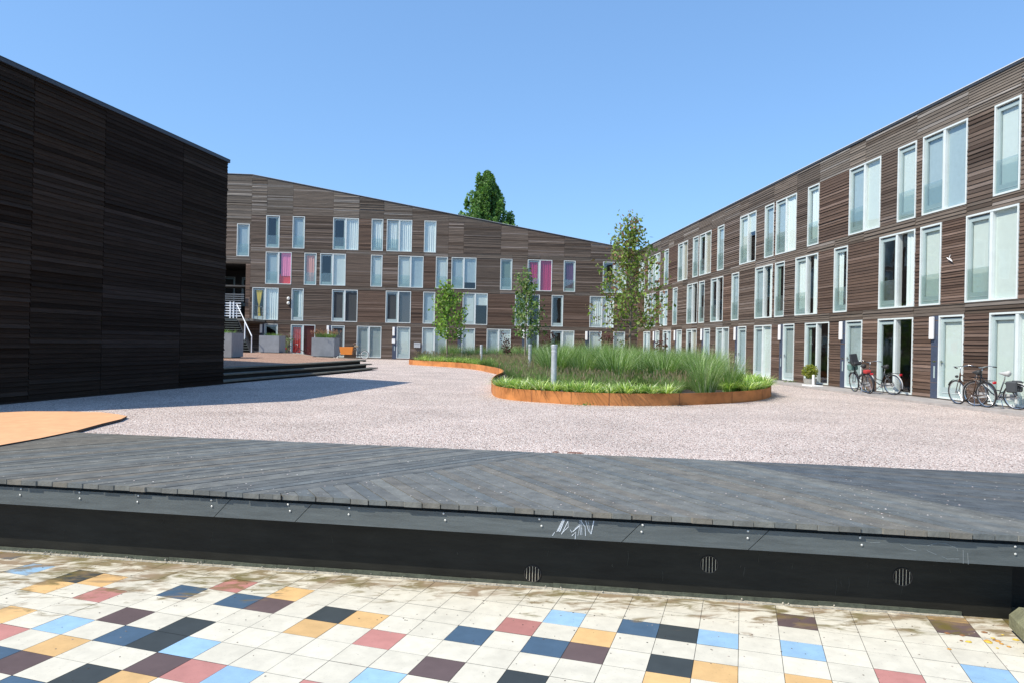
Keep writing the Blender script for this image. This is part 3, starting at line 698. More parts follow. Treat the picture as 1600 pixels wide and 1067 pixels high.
for i in (0,2,3):
    a,b=P[i],P[(i+1)%5]; d=(b-a); L_=d.length; d=d/L_; n_=Vector((-d.y,d.x,0)); 
    if n_.dot((a+b)/2-(P[1]+P[4])/2)<0: n_=-n_
    u=0
    while u<L_-.1:
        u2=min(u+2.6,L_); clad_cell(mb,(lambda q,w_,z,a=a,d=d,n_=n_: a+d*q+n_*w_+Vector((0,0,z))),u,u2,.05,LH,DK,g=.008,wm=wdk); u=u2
ins=[p*.999 for p in P]
for i in range(5):
    a,b=ins[i],ins[(i+1)%5]; mb.poly([a-nL*.012,b-nL*.012,b-nL*.012+Vector((0,0,LH)),a-nL*.012+Vector((0,0,LH))],bkm)
mb.build('wall',lb)
mb=MB(); ctr=sum(P,Vector())/5
def grow(d): return [((p-ctr)+(p-ctr).normalized()*d+ctr) for p in P]
G=[(p.x,p.y) for p in grow(.09)]; G2=[(p.x,p.y) for p in grow(.10)]
mb.prism(G,LH-.06,LH+.03,darkco); mb.prism(G2,LH+.031,LH+.045,darkco); mb.build('roof',lb)
# ---------------------------------------------------------------- terrace with three steps
TZ=.50
stepwood=mat('step_timber',(.13,.125,.10),.7,var=.3,nscale=3,bump=.3,bscale=20); riser=mat('step_riser',(.02,.02,.018),.9)
tr=empty('raised_terrace',(-7,35,0),0,'raised terrace with three wide dark timber steps beside the left building','terrace')
tl=Vector(tr.location)
a0=Vector((-7.62,24.25,0)); 
fr=[(-7.75,23.7),(-6.95,26.8),(-6.02,30.0),(-5.05,33.8),(-4.12,38.3)]
def off(pts,d):   # shift to the left (west)
    return [(x-d*.96,y+d*.26) for x,y in pts]
back_e=[(-6.3,40.9),(-7.93,42.5),(-11.0,51.4),(-13.1,53.9),(-16.4,58.9),(-22,58.9),(-22,40),(-14,36)]
mb=MB()
for k,(z,d,ext) in enumerate(((.12,0,0),(.31,.34,.15),(.50,.68,.3))):
    p=off(fr,d); q=off(fr,d+.42)
    for i in range(len(p)-1):
        # plank nosing
        mb.prism([(p[i][0],p[i][1]),(p[i+1][0],p[i+1][1]),(q[i+1][0],q[i+1][1]),(q[i][0],q[i][1])],z-.055,z,stepwood,X=lambda x,y,zz:Vector((x,y,zz))-tl)
mb.build('tread',tr)
mb=MB()
for k,(z,d) in enumerate(((.06,.10),(.25,.44),(.44,.78))):
    p=off(fr,d); q=off(fr,d+.5)
    p[-1]=(p[-1][0]-.15,p[-1][1]-.5); q[-1]=(q[-1][0]-.15,q[-1][1]-.5)
    for i in range(len(p)-1): mb.prism([p[i],p[i+1],q[i+1],q[i]],-.02,z,riser,X=lambda x,y,zz:Vector((x,y,zz))-tl)
mb.build('riser',tr)
mb=MB(); pl=off(fr,1.08); poly=pl+[(-5.6,39.9)]+back_e
# fan pieces (simple convex strips)
cx_,cyy=(-12.5,45)
top=[(x,y,TZ-.012) for x,y in poly]
mb.poly([Vector(t)-tl for t in top],brgrav)
for i in range(len(poly)):
    a,b=poly[i],poly[(i+1)%len(poly)]
    mb.poly([Vector((a[0],a[1],-.05))-tl,Vector((b[0],b[1],-.05))-tl,Vector((b[0],b[1],TZ-.012))-tl,Vector((a[0],a[1],TZ-.012))-tl],riser)
mb.build('terrace_surface',tr)
# pale edging along the back edge
mb=MB(); ed=mat('edge_strip',(.30,.27,.22),.8,var=.2)
pe=[off(fr,.68)[-1]]+back_e[:5]
for a,b in zip(pe,pe[1:]):
    A,B=Vector((*a,0)),Vector((*b,0)); d=(B-A).normalized(); n_=Vector((-d.y,d.x,0))
    q=[A,B,B+n_*.12,A+n_*.12]; mb.prism([(v.x,v.y) for v in q],TZ-.10,TZ+.002,ed,X=lambda x,y,zz:Vector((x,y,zz))-tl)
mb.build('edge_board',tr)
# ---------------------------------------------------------------- grey stair
st=empty('outdoor_stair',(-15,51.5,TZ),0,'dark open stair with white handrail climbing to the first floor passage','stair')
sl_=Vector(st.location); darkst=mat('stair_tread',(.10,.11,.10),.7,var=.2); sv=mat('stair_void',(.012,.013,.016),.9); wr=mat('white_rail',(.72,.74,.76),.4)
n=14; mb=MB(); mb2=MB()
xl0,xr0=-16.6,-14.35; xl1,xr1=-19.3,-16.9; y0_,y1_=51.6,56.6
for k in range(n):
    f=(k+1)/n; z=TZ+(2.97-TZ)*f; xa=xl0+(xl1-xl0)*f; xb=xr0+(xr1-xr0)*f; y=y0_+(y1_-y0_)*f
    mb.box((xa,y-.36,z-.045),(xb,y+.02,z),darkst,X=lambda x,yy,zz:Vector((x,yy,zz))-sl_)
    mb2.box((xa+.03,y-.02,z-.25),(xb-.03,y+.01,z-.045),sv,X=lambda x,yy,zz:Vector((x,yy,zz))-sl_)
mb.build('tread',st); mb2.build('riser',st)
mb=MB()
for (xa,xb) in ((xr0,xr1),(xl0,xl1)):
    q=[Vector((xa,y0_-.4,TZ-.02)),Vector((xb,y1_,2.97-.02)),Vector((xb,y1_,2.60)),Vector((xa+.1,y0_+.2,TZ-.02))]
    A=[p-sl_ for p in q]; B=[p-sl_+Vector((.05,0,0)) for p in q]
    mb.poly(A,sv); mb.poly(B[::-1],sv)
    for i in range(4): mb.poly([A[i],B[i],B[(i+1)%4],A[(i+1)%4]],sv)
mb.build('stringer',st)
mb=MB(); mb.box((-21,y1_-.3,2.80),(-15.6,59.6,2.97),mat('landing_slab',(.16,.15,.13),.8,var=.15),X=lambda x,yy,zz:Vector((x,yy,zz))-sl_); mb.build('landing',st)
def V(x,y,z): return Vector((x,y,z))-sl_
mb=MB()
mb.tube([V(xr0+.05,y0_-.3,TZ),V(xr0+.05,y0_-.3,TZ+1.12),V(xr1+.02,y1_-.2,2.97+1.05),V(xr1+.02,y1_-.2,2.97)],.035,wr,8)
f=.42; mb.tube([V(xr0+(xr1-xr0)*f+.04,y0_-.3+(y1_-y0_)*f,TZ+2.47*f-.4),V(xr0+(xr1-xr0)*f+.04,y0_-.3+(y1_-y0_)*f,TZ+2.47*f+1.07)],.05,wr,8)
mb.tube([V(xl0-.05,y0_-.3,TZ),V(xl0-.05,y0_-.3,TZ+1.1),V(xl1-.05,y1_-.2,2.97+1.05)],.035,wr,8)
mb.build('handrail',st)
mb=MB()
for k in range(6): mb.box((-20.8,y1_+1.2,3.15+k*.2),(-17.0,y1_+1.24,3.23+k*.2),wr,X=lambda x,yy,zz:Vector((x,yy,zz))-sl_)
for x in (-18.35,-17.85,-17.6,-20): mb.box((x,y1_+1.15,2.97),(x+.1,y1_+1.19,4.3),wr,X=lambda x,yy,zz:Vector((x,yy,zz))-sl_)
mb.build('balustrade',st)
mb=MB(); gr_=mat('grey_slat',(.20,.21,.22),.6)
for k in range(4): mb.box((-21.2,59.45,4.45+k*.17),(-17.25,59.49,4.51+k*.17),gr_,X=lambda x,yy,zz:Vector((x,yy,zz))-sl_)
mb.box((-21.2,59.5,2.97),(-21.1,59.55,5.0),gr_,X=lambda x,yy,zz:Vector((x,yy,zz))-sl_); mb.build('upper_slats',st)
mb=MB(); mb.tube([V(-15.7,59.2,2.97),V(-15.7,59.2,4.0),V(-15.7,56.5,4.0),V(-15.7,56.5,2.97)],.025,gr_,6); mb.tube([V(-15.7,57.8,2.97),V(-15.7,57.8,4.0)],.02,gr_,6); mb.tube([V(-15.7,56.5,3.5),V(-15.7,59.2,3.5)],.015,gr_,6); mb.build('side_rail',st)
# ---------------------------------------------------------------- plants helpers
def leafmat(name,cols,rough=.5,trans=.35):
    m=bpy.data.materials.new(name); m.use_nodes=True; t=m.node_tree; N=t.nodes; L=t.links; p=N['Principled BSDF']; o=N['Material Output']
    a=N.new('ShaderNodeAttribute'); a.attribute_name='Col'
    p.inputs['Roughness'].default_value=rough; p.inputs['Specular IOR Level'].default_value=.3
    L.new(a.outputs['Color'],p.inputs['Base Color'])
    tr_=N.new('ShaderNodeBsdfTranslucent'); g=N.new('ShaderNodeVectorMath'); g.operation='MULTIPLY'; g.inputs[1].default_value=(1.3,1.35,.6); L.new(a.outputs['Color'],g.inputs[0]); L.new(g.outputs[0],tr_.inputs[0])
    mx=N.new('ShaderNodeMixShader'); mx.inputs[0].default_value=trans; L.new(p.outputs[0],mx.inputs[1]); L.new(tr_.outputs[0],mx.inputs[2]); L.new(mx.outputs[0],o.inputs[0])
    return m
lfm=leafmat('foliage',None); grm=leafmat('grass_blades',None,.55,.3)
def np_mesh(name,V_,F_,Cc,m):
    me=bpy.data.meshes.new(name); nV=len(V_); k=F_.shape[1]; nF=len(F_)
    me.vertices.add(nV); me.vertices.foreach_set('co',V_.astype('f4').ravel()); me.loops.add(nF*k); me.loops.foreach_set('vertex_index',F_.astype('i4').ravel())
    me.polygons.add(nF); me.polygons.foreach_set('loop_start',np.arange(0,nF*k,k,dtype='i4')); me.polygons.foreach_set('loop_total',np.full(nF,k,dtype='i4'))
    me.materials.append(m); ca=me.color_attributes.new('Col','FLOAT_COLOR','CORNER'); cc=np.repeat(np.c_[Cc,np.ones(nF)],k,axis=0); ca.data.foreach_set('color',cc.astype('f4').ravel())
    me.update(calc_edges=True); me.validate(); return me
def blades(rng,n,base_r,h,lean,droop,wd,cols,seg=4,hv=.3,plume=None):
    """returns V,F(quads),C for n arching blades rooted near origin"""
    th=rng.uniform(0,2*np.pi,n); rr=base_r*np.sqrt(rng.uniform(0,1,n)); L=h*(1-hv*rng.uniform(0,1,n)); le=lean*rng.uniform(.15,1,n); dr=droop*rng.uniform(.3,1.2,n)
    d=np.c_[np.cos(th),np.sin(th),0*th]; b=d*rr[:,None]
    th2=th+rng.uniform(-.5,.5,n); d=np.c_[np.cos(th2),np.sin(th2),0*th]
    side=np.c_[-np.sin(th2+rng.uniform(-1,1,n)),np.cos(th2),0*th]
    Vs=[];ts=np.linspace(0,1,seg+1)
    for t in ts:
        p=b+d*((le*t+dr*t**2.2)*L)[:,None]; p[:,2]+=L*(t-.0)*(1-.25*le)-dr*L*.75*t**2.8
        w_=wd*(1-t**1.5*.9)
        Vs.append(p-side*w_/2); Vs.append(p+side*w_/2)
    V_=np.stack(Vs,1).reshape(-1,3); k=2*(seg+1); F=[]
    base=np.arange(n)*k
    for s in range(seg): F.append(np.c_[base+2*s,base+2*s+1,base+2*s+3,base+2*s+2])
    F_=np.stack(F,1).reshape(-1,4)
    ci=rng.integers(0,len(cols),n); c=np.array(cols)[ci]*rng.uniform(.75,1.25,n)[:,None]
    Cc=np.repeat(c,seg,axis=0)
    return V_,F_,Cc,(b+d*((le+dr)*L)[:,None]+np.c_[0*L,0*L,L*(1-.25*le)-dr*L*.75])
def merge(parts):
    V_=[];F_=[];C_=[];o=0
    for v,f,c in parts: V_.append(v);F_.append(f+o);C_.append(c);o+=len(v)
    return np.concatenate(V_),np.concatenate(F_),np.concatenate(C_)
def plumes(rng,tips,ln,wd,cols):
    n=len(tips); parts=[]
    up=np.c_[rng.uniform(-.35,.35,n),rng.uniform(-.35,.35,n),np.ones(n)]; up/=np.linalg.norm(up,axis=1)[:,None]
    for a in (0,np.pi/2):
        s=np.c_[np.full(n,np.cos(a)),np.full(n,np.sin(a)),np.zeros(n)]
        q=[tips-up*.02,tips+up*ln*.45-s*wd/2,tips+up*ln,tips+up*ln*.45+s*wd/2]
        V_=np.stack(q,1).reshape(-1,3); F_=np.arange(n*4).reshape(n,4); c=np.array(cols)[rng.integers(0,len(cols),n)]*rng.uniform(.7,1.3,n)[:,None]
        parts.append((V_,F_,c))
    return merge(parts)
G_tall=[(.15,.27,.06),(.20,.34,.09),(.11,.21,.05),(.28,.40,.16),(.44,.52,.32)]
G_pen=[(.15,.25,.07),(.19,.29,.09),(.24,.31,.12),(.11,.20,.06)]
P_pen=[(.32,.27,.18),(.36,.29,.20),(.27,.21,.16),(.30,.30,.16)]
G_lir=[(.36,.52,.12),(.52,.64,.22),(.24,.40,.08),(.76,.80,.50),(.13,.26,.05)]
rng=np.random.default_rng(4)
def mk_tall():
    v,f,c,t=blades(rng,620,.30,1.72,.40,.34,.013,G_tall,5,.5); return np_mesh('grass_clump',v,f,c,grm)
def mk_pen():
    v,f,c,t=blades(rng,210,.20,.62,.75,.30,.008,G_pen,4,.5); sel=t[rng.uniform(0,1,len(t))<.15]; sel=sel[sel[:,2]>.28]
    p=plumes(rng,sel,.12,.022,P_pen); v,f,c=merge([(v,f,c),p]); return v,f,c
def mk_lir():
    v,f,c,t=blades(rng,105,.10,.52,.62,.62,.028,G_lir,4,.40); return np_mesh('sedge_clump',v,f,c,grm)
# ---------------------------------------------------------------- planting bed
bed=[(1.10,20.9),(1.2,20.0),(1.65,19.15),(2.64,18.50),(3.14,18.15),(4.4,18.05),(5.69,18.35),(7.2,19.1),(8.6,20.15),(9.6,21.4),(10.3,22.6),(10.75,23.9),(10.95,26),(10.6,29),(10.0,33),(9.8,38),(10.4,43),(10.9,48),(9.8,51.5),(7,53.3),(3,53.2),(-.9,51.6),(-3.0,49.2),(-3.2,48.0),(-2.9,46.9),(-1.3,44.9),(.2,43.1),(1.2,40.4),(1.75,37),(2.15,34.2),(2.1,31),(1.6,28),(1.3,25.5),(1.12,22.8)]
bedo=empty('corten_planting_bed',(5,24,0),0,'curved raised bed with rusty orange steel edging on the gravel','planting bed')
bl_=Vector(bedo.location)
def cort():
    m=bpy.data.materials.new('corten_steel'); m.use_nodes=True; t=m.node_tree; N=t.nodes; L=t.links; p=N['Principled BSDF']; p.inputs['Roughness'].default_value=.7; p.inputs['Specular IOR Level'].default_value=.25
    a=N.new('ShaderNodeAttribute'); a.attribute_name='Col'; g=N.new('ShaderNodeNewGeometry'); mp=N.new('ShaderNodeMapping'); mp.inputs['Scale'].default_value=(1,1,1.6); L.new(g.outputs['Position'],mp.inputs['Vector'])
    n=N.new('ShaderNodeTexNoise'); n.inputs['Scale'].default_value=1.3; n.inputs['Detail'].default_value=7; n.inputs['Roughness'].default_value=.6; L.new(mp.outputs[0],n.inputs['Vector'])
    cr=N.new('ShaderNodeValToRGB'); cr.color_ramp.elements[0].position=.30; cr.color_ramp.elements[0].color=(.62,.58,.55,1); cr.color_ramp.elements[1].position=.56; cr.color_ramp.elements[1].color=(1.08,1.08,1.08,1); L.new(n.outputs[0],cr.inputs[0])
    x=N.new('ShaderNodeMix'); x.data_type='RGBA'; x.blend_type='MULTIPLY'; x.inputs[0].default_value=1; L.new(a.outputs['Color'],x.inputs[6]); L.new(cr.outputs[0],x.inputs[7]); L.new(x.outputs[2],p.inputs['Base Color']); return m
cm=cort()
# smooth the outline
def chaikin(p,n=2):
    for _ in range(n):
        q=[]
        for i in range(len(p)):
            a,b=p[i],p[(i+1)%len(p)]; q+=[(a[0]*.75+b[0]*.25,a[1]*.75+b[1]*.25),(a[0]*.25+b[0]*.75,a[1]*.25+b[1]*.75)]
        p=q
    return p
bo=chaikin(bed,2)
def inset(p,d):
    out=[]; n=len(p)
    for i in range(n):
        a,b,c=Vector((*p[i-1],0)),Vector((*p[i],0)),Vector((*p[(i+1)%n],0)); t=(c-a).normalized(); nn=Vector((-t.y,t.x,0)); out.append((b.x+nn.x*d,b.y+nn.y*d))
    return out
bi=inset(bo,.02)
acc=0; seg=0; mb=MB(); RB=random.Random(8); col=(.53,.215,.07)
n=len(bo); runs=[]
for i in range(n):
    j=(i+1)%n; a,b=Vector(bo[i]),Vector(bo[j]); acc+=(b-a).length
    x=0
    mb.poly([Vector((*bo[i],-.03))-bl_,Vector((*bo[j],-.03))-bl_,Vector((*bo[j],.32))-bl_,Vector((*bo[i],.32))-bl_],cm,col)
    mb.poly([Vector((*bi[j],.1))-bl_,Vector((*bi[i],.1))-bl_,Vector((*bi[i],.32))-bl_,Vector((*bi[j],.32))-bl_],cm,col)
    mb.poly([Vector((*bo[i],.32))-bl_,Vector((*bo[j],.32))-bl_,Vector((*bi[j],.32))-bl_,Vector((*bi[i],.32))-bl_],cm,col)
    if acc>1.9:
        acc=0; col=jit(RB.choice([(.53,.215,.07),(.50,.20,.065),(.43,.165,.055),(.55,.23,.08)]),.07,RB)
        d=(b-a).normalized(); nx_=Vector((d.y,-d.x)); c_=b
        P4=[(c_-d*.006),(c_+d*.006),(c_+d*.006+nx_*.006),(c_-d*.006+nx_*.006)]
        mb.prism([(q.x,q.y) for q in P4],0,.318,mat('corten_weld',(.16,.06,.03),.8),X=lambda x,y,z:Vector((x,y,z))-bl_)
mb.build('steel_edging',bedo)
mb=MB(); mb.poly([Vector((*q,.22))-bl_ for q in bi],soil); mb.build('soil',bedo)
def inpoly(x,y,p):
    c=False
    for i in range(len(p)):
        a,b=p[i],p[(i+1)%len(p)]
        if (a[1]>y)!=(b[1]>y) and x<(b[0]-a[0])*(y-a[1])/(b[1]-a[1])+a[0]: c=not c
    return c
def dist(x,y,p):
    m=9e9
    for i in range(len(p)):
        a,b=p[i],p[(i+1)%len(p)]; dx,dy=b[0]-a[0],b[1]-a[1]; t=max(0,min(1,((x-a[0])*dx+(y-a[1])*dy)/(dx*dx+dy*dy))); m=min(m,math.hypot(x-a[0]-t*dx,y-a[1]-t*dy))
    return m
RP=random.Random(17)
SZ=.22
# tall feather grass clumps
tallm=[mk_tall() for _ in range(4)]
tallpos=[(6.95,19.55,.80),(8.35,21.15,.86),(7.9,20.3,.6)]
cand=[]
tries=0
while len(cand)<46 and tries<6000:
    tries+=1; x=RP.uniform(2.4,10.3); y=RP.uniform(22.8,36)
    if not inpoly(x,y,bed) or dist(x,y,bed)<.55: continue
    if x<3.2+(24-y)*.25 and y<26: continue
    if y<24.2 and x<4.2: continue
    if x<.121*y: continue
    if x>8.9 and y<26: continue
    if any(math.hypot(x-a,y-b)<.92 for a,b,_ in cand): continue
    cand.append((x,y,RP.uniform(.86,1.14)))
cand2=[];tries=0
while len(cand2)<24 and tries<6000:
    tries+=1; x=RP.uniform(-1.2,8); y=RP.uniform(47.2,52)
    if not inpoly(x,y,bed) or dist(x,y,bed)<.8: continue
    if any(math.hypot(x-a,y-b)<1.0 for a,b,_ in cand2): continue
    cand2.append((x,y,RP.uniform(.75,1.0)))
def put_clump(me,nm,x,y,s,label,cat,group=None,z=SZ):
    o=bpy.data.objects.new(nm,me); C.objects.link(o); o.location=(x,y,z); o.rotation_euler=(0,0,RP.uniform(0,6.28)); o.scale=(s*RP.uniform(.95,1.1),s*RP.uniform(.95,1.1),s*RP.uniform(.9,1.1)); return tag(o,label,cat,group)
put_clump(tallm[0],'feather_grass',6.95,19.5,.84,'tall green grass clump right at the front steel edge, left of the dark gap','ornamental grass')
put_clump(tallm[1],'feather_grass',8.25,21.0,.80,'tall green grass clump near the front edge, right of the dark gap','ornamental grass')
for x,y,s in cand: put_clump(RP.choice(tallm),'feather_grass',x,y,s,'tall green feather grass clump in the middle of the planting bed','ornamental grass','tall feather grasses in the middle of the bed')
for x,y,s in cand2: put_clump(RP.choice(tallm),'feather_grass',x,y,s,'tall green feather grass clump in the far part of the planting bed','ornamental grass','tall feather grasses in the far part of the bed')
# fountain grass with brown seed heads: one mass
pv=[mk_pen() for _ in range(4)]
pos=[];tries=0
occ=cand+[(6.95,19.5,1),(8.25,21.0,1)]
while tries<14000 and len(pos)<330:
    tries+=1; x=RP.uniform(-3,10.7); y=RP.uniform(18.6,50)
    if y>26 and y<33 and x>3.5: continue
    if y>=33 and y<41 and x>5: continue
    if not inpoly(x,y,bed): continue
    dd_=dist(x,y,bed)
    front=y<26
    if front and dd_<(1.05 if x<6.2 else .62): continue
    if not front and dd_<(.3 if y<41 else .5): continue
    if front and 6.2<x<9.0 and y<21.9 and (math.hypot(x-6.95,y-19.5)<.75 or math.hypot(x-8.25,y-21)<.6 or (7.2<x<8.0 and y<20.8)): continue
    if any(math.hypot(x-a,y-b)<.36 for a,b in pos): continue
    pos.append((x,y))
parts=[]
for x,y in pos:
    v,f,c=RP.choice(pv); s=RP.uniform(.85,1.2); s*=1.0 if y<30 else 1.15; a=RP.uniform(0,6.28); ca_,sa_=math.cos(a)*s,math.sin(a)*s
    v2=np.c_[v[:,0]*ca_-v[:,1]*sa_+x,v[:,0]*sa_+v[:,1]*ca_+y,v[:,2]*s+SZ]; parts.append((v2,f,c*RP.uniform(.85,1.15)))
v,f,c=merge(parts); o=bpy.data.objects.new('fountain_grass',np_mesh('fountain_grass',v,f,c,grm)); C.objects.link(o)
tag(o,'low fountain grass with brown seed heads spreading across the planting bed','ground cover',kind='stuff')
# bright striped sedge tufts along the front edge
lm_=[mk_lir() for _ in range(4)]
k=0
def edge_run(i0,i1,step,d0,rows,label,group,s=1):
    pts=[Vector(p) for p in bed[i0:i1+1]]; L_=0
    for r_ in range(rows):
        cur=RP.uniform(0,step)
        for a,b in zip(pts,pts[1:]):
            seg=(b-a).length; dr=(b-a).normalized(); nn=Vector((-dr.y,dr.x))
            while cur<seg:
                p=a+dr*cur+nn*(d0+r_*.42+RP.uniform(-.05,.05)); put_clump(RP.choice(lm_),'striped_sedge',p.x,p.y,RP.uniform(.85,1.15)*s,label,'ornamental grass',group); cur+=step*RP.uniform(.8,1.2)
            cur-=seg
edge_run(0,6,.40,.25,2,'bright yellow green striped tuft along the front left edge of the bed','striped tufts along the front left edge')
edge_run(8,12,.46,.27,2,'bright yellow green striped tuft along the right end of the bed','striped tufts along the right end',1.15)
edge_run(24,27,.6,.3,3,'bright yellow green striped tuft along the edge of the far bed','striped tufts along the far bed edge',1.1)
# weed patch at the foot of the steel
def small_weed(x,y,z,s,label,n=26):
    rg=np.random.default_rng(int(abs(x*100+y*10))); 
    ctr=np.c_[rg.normal(0,.16*s,n),rg.normal(0,.04*s,n),np.abs(rg.normal(.03*s,.03*s,n))]
    V_,F_,C_=leafquads(rg,ctr,.05*s,[(.16,.26,.06),(.10,.19,.05)]); o=bpy.data.objects.new('weed',np_mesh('weed',V_,F_,C_,lfm)); C.objects.link(o); o.location=(x,y,z); tag(o,label,'weed')
def leafquads(rg,ctr,size,cols,vary=.35,flat=0):
    n=len(ctr); d=rg.normal(0,1,(n,3)); d/=np.linalg.norm(d,axis=1)[:,None]; r=rg.normal(0,1,(n,3)); 
    if flat: r=r*(1,1,.3)
    s=np.cross(d,r); s/=np.linalg.norm(s,axis=1)[:,None]; sz=size*rg.uniform(1-vary,1+vary,n)[:,None]
    q=[ctr-d*sz*.55,ctr-s*sz*.33+d*sz*.05,ctr+d*sz*.6,ctr+s*sz*.33+d*sz*.05]
    V_=np.stack(q,1).reshape(-1,3); F_=np.arange(n*4).reshape(n,4); c=np.array(cols)[rg.integers(0,len(cols),n)]*rg.uniform(.7,1.25,n)[:,None]; return V_,F_,c
small_weed(3.25,17.93,.0,1.0,'small leafy weed at the foot of the rusty steel edge')
for x,y,l in ((14.95,32.6,'small weed at the cladding foot right of the first clear door'),(15.0,25.2,'small weed on the pavement between door and bicycle'),(14.95,31.0,'low weed beside the pavement left of the tall glazed doors')):
    small_weed(x,y,.06,1.2,l,36)
# ---------------------------------------------------------------- bollards
def bollard(x,y,z,h,label,r=.078):
    mb=MB(); mb.lathe([(r,0),(r,h-.11),(r*1.1,h-.11),(r*1.1,h-.02),(r*1.03,h-.005),(r*.8,h)],steel,22)
    o=empty('bollard',(x,y,z),0,label,'bollard','galvanised bollards in the bed'); mb.build('post',o,smooth=False)
    mb=MB(); mb.lathe([(r*1.12,h-.20),(r*1.12,h-.185)],zinc,22); mb.build('band',o)
bollard(2.66,19.35,.2,1.33,'nearest galvanised bollard at the front edge of the bed')
bollard(3.2,31.0,.2,1.3,'galvanised bollard just left of the nearest one, half sunk in the seed heads')
bollard(1.45,41.7,.2,1.2,'farthest galvanised bollard, beside the far striped tufts')
# ---------------------------------------------------------------- trees
def young_tree(name,x,y,z,h,crown_r,crown_lo,seed,nleaf,lsize,cols,label,stake=False,clumps=26,lean=0,top=.35):
    rg=np.random.default_rng(seed); rr=random.Random(seed); o=empty(name,(x,y,z),0,label,'tree')
    mb=MB(); pts=[]; rs=[]
    for k in range(9):
        f=k/8; pts.append((lean*f*h*.05+rr.uniform(-.03,.03)*(f>0),rr.uniform(-.03,.03)*(f>0),h*.97*f)); rs.append(.055*(1-f)**.8+.008)
    mb.tube(pts,rs,trunkm,8)
    tips=[]
    for k in range(clumps):
        f=crown_lo+(1-crown_lo)*((k+.5)/clumps)**.9*.96; zb=h*max(f-.12,crown_lo*.86); th=k*2.4+rr.uniform(-.4,.4)
        g=(f-crown_lo)/(1-crown_lo); prof=math.sin(math.pi*min(1,.30+g*.62))**.9 if g<.9 else .3; prof=(1-g)**top*min(1,(g+.36)/.5)*(.62 if k%5==4 else 1)
        rad_=crown_r*prof*rr.uniform(.6,1.08); bx=lean*(zb/h)*h*.05
        e=Vector((bx+math.cos(th)*rad_,math.sin(th)*rad_,h*f+rr.uniform(-.05,.18))); m_=Vector((bx+math.cos(th)*rad_*.5,math.sin(th)*rad_*.5,zb+(e.z-zb)*.32))
        mb.tube([(bx,0,zb),m_,e],[.022*(1-g*.5),.013,.004],trunkm,5)
        tips.append((Vector((bx,0,zb)),m_,e))
    tips.append((Vector((0,0,h*.8)),Vector((0,0,h*.9)),Vector((0,0,h))))
    mb.build('trunk',o,smooth=True)
    ctr=[]
    per=nleaf//len(tips)
    for a,b,c in tips:
        for q in range(per):
            t=rr.uniform(.22,1.03); p=(a*(1-t)**2+b*2*t*(1-t)+c*t*t); sg=.05+.11*crown_r*.45
            ctr.append((p.x+rr.gauss(0,sg),p.y+rr.gauss(0,sg),p.z+rr.gauss(0,sg*1.1)))
    V_,F_,C_=leafquads(rg,np.array(ctr),lsize,cols); l=bpy.data.objects.new('crown',np_mesh('crown',V_,F_,C_,lfm)); C.objects.link(l); l.parent=o
    if stake:
        pass
    return o
GT=[(.16,.30,.05),(.22,.36,.07),(.10,.20,.04),(.28,.42,.09)]
young_tree('young_tree',-.6,47,SZ,5.05,1.9,.34,31,1500,.19,GT,'small young tree with bright green leaves at the left end of the far bed',clumps=26,top=.45)
young_tree('young_tree',4.15,43,SZ,5.65,1.75,.34,32,1150,.18,[(.12,.22,.06),(.17,.28,.08),(.24,.30,.12),(.08,.15,.04)],'slim young tree with pale twigs in front of the magenta curtained window',clumps=24,top=.5)
young_tree('young_tree',7.85,32,SZ,7.25,3.0,.33,33,2900,.155,[(.20,.30,.06),(.26,.36,.08),(.32,.40,.12),(.13,.21,.05),(.17,.25,.06),(.22,.16,.08),(.30,.16,.12),(.22,.31,.07)],'taller young tree with reddish tinted leaves standing among the tall grasses',clumps=36,top=.85)
def poplar(x,y,h,label):
    rr=random.Random(2); rg=np.random.default_rng(2); o=empty('poplar_tree',(x,y,0),0,label,'tree')
    mb=MB(); mb.tube([(0,0,0),(0.1,0,h*.3),(0,0,h*.7),(0,0,h*.93)],[.5,.4,.2,.03],trunkm,10)
    cl=[]
    for k in range(230):
        z=h*(.42+.56*rr.random()**.8); R_=3.9*min(1,max(0,(h-.3-z)/6.6))**.72*(.86+.14*math.sin(k*1.7)); th=rr.uniform(0,6.28); r_=R_*math.sqrt(rr.uniform(.1,1)); cl.append((math.cos(th)*r_+.1,math.sin(th)*r_,z,.42+.05*(h-z)**.7))
        if k%5==0: mb.tube([(0,0,z-2.2),(math.cos(th)*r_*.5,math.sin(th)*r_*.5,z-1),(math.cos(th)*r_,math.sin(th)*r_,z)],[.08,.05,.02],trunkm,5)
    for tx0,tzz in ((-.9,h),(-1.0,h-.8),(.35,h-.6),(.2,h-1.2),(1.6,h-2.2),(2.9,h-4.6),(3.0,h-5.4),(-2.3,h-3.2),(-2.9,h-4.6),(-.8,h-1.6),(.4,h-2.0)): cl.append((tx0,rr.uniform(-.5,.5),tzz-.7,.42))
    ctr=[];
    for a,b,c_,s in cl:
        n_=rr.randint(110,170); g=rg.normal(0,1,(n_,3)); g/=np.linalg.norm(g,axis=1)[:,None]; g*=rg.uniform(.55,1.05,(n_,1)); ctr.append(np.c_[a+g[:,0]*s*.8,b+g[:,1]*s*.8,c_+g[:,2]*s*1.7])
    ctr=np.concatenate(ctr); V_,F_,C_=leafquads(rg,ctr,.26,[(.10,.21,.05),(.13,.26,.065),(.18,.32,.09),(.07,.15,.04)]); mb.build('trunk',o,smooth=True)
    l=bpy.data.objects.new('crown',np_mesh('crown',V_,F_,C_,lfm)); C.objects.link(l); l.parent=o
poplar(3.15,86,21.9,'tall dense dark green poplar rising behind the sloping roof')
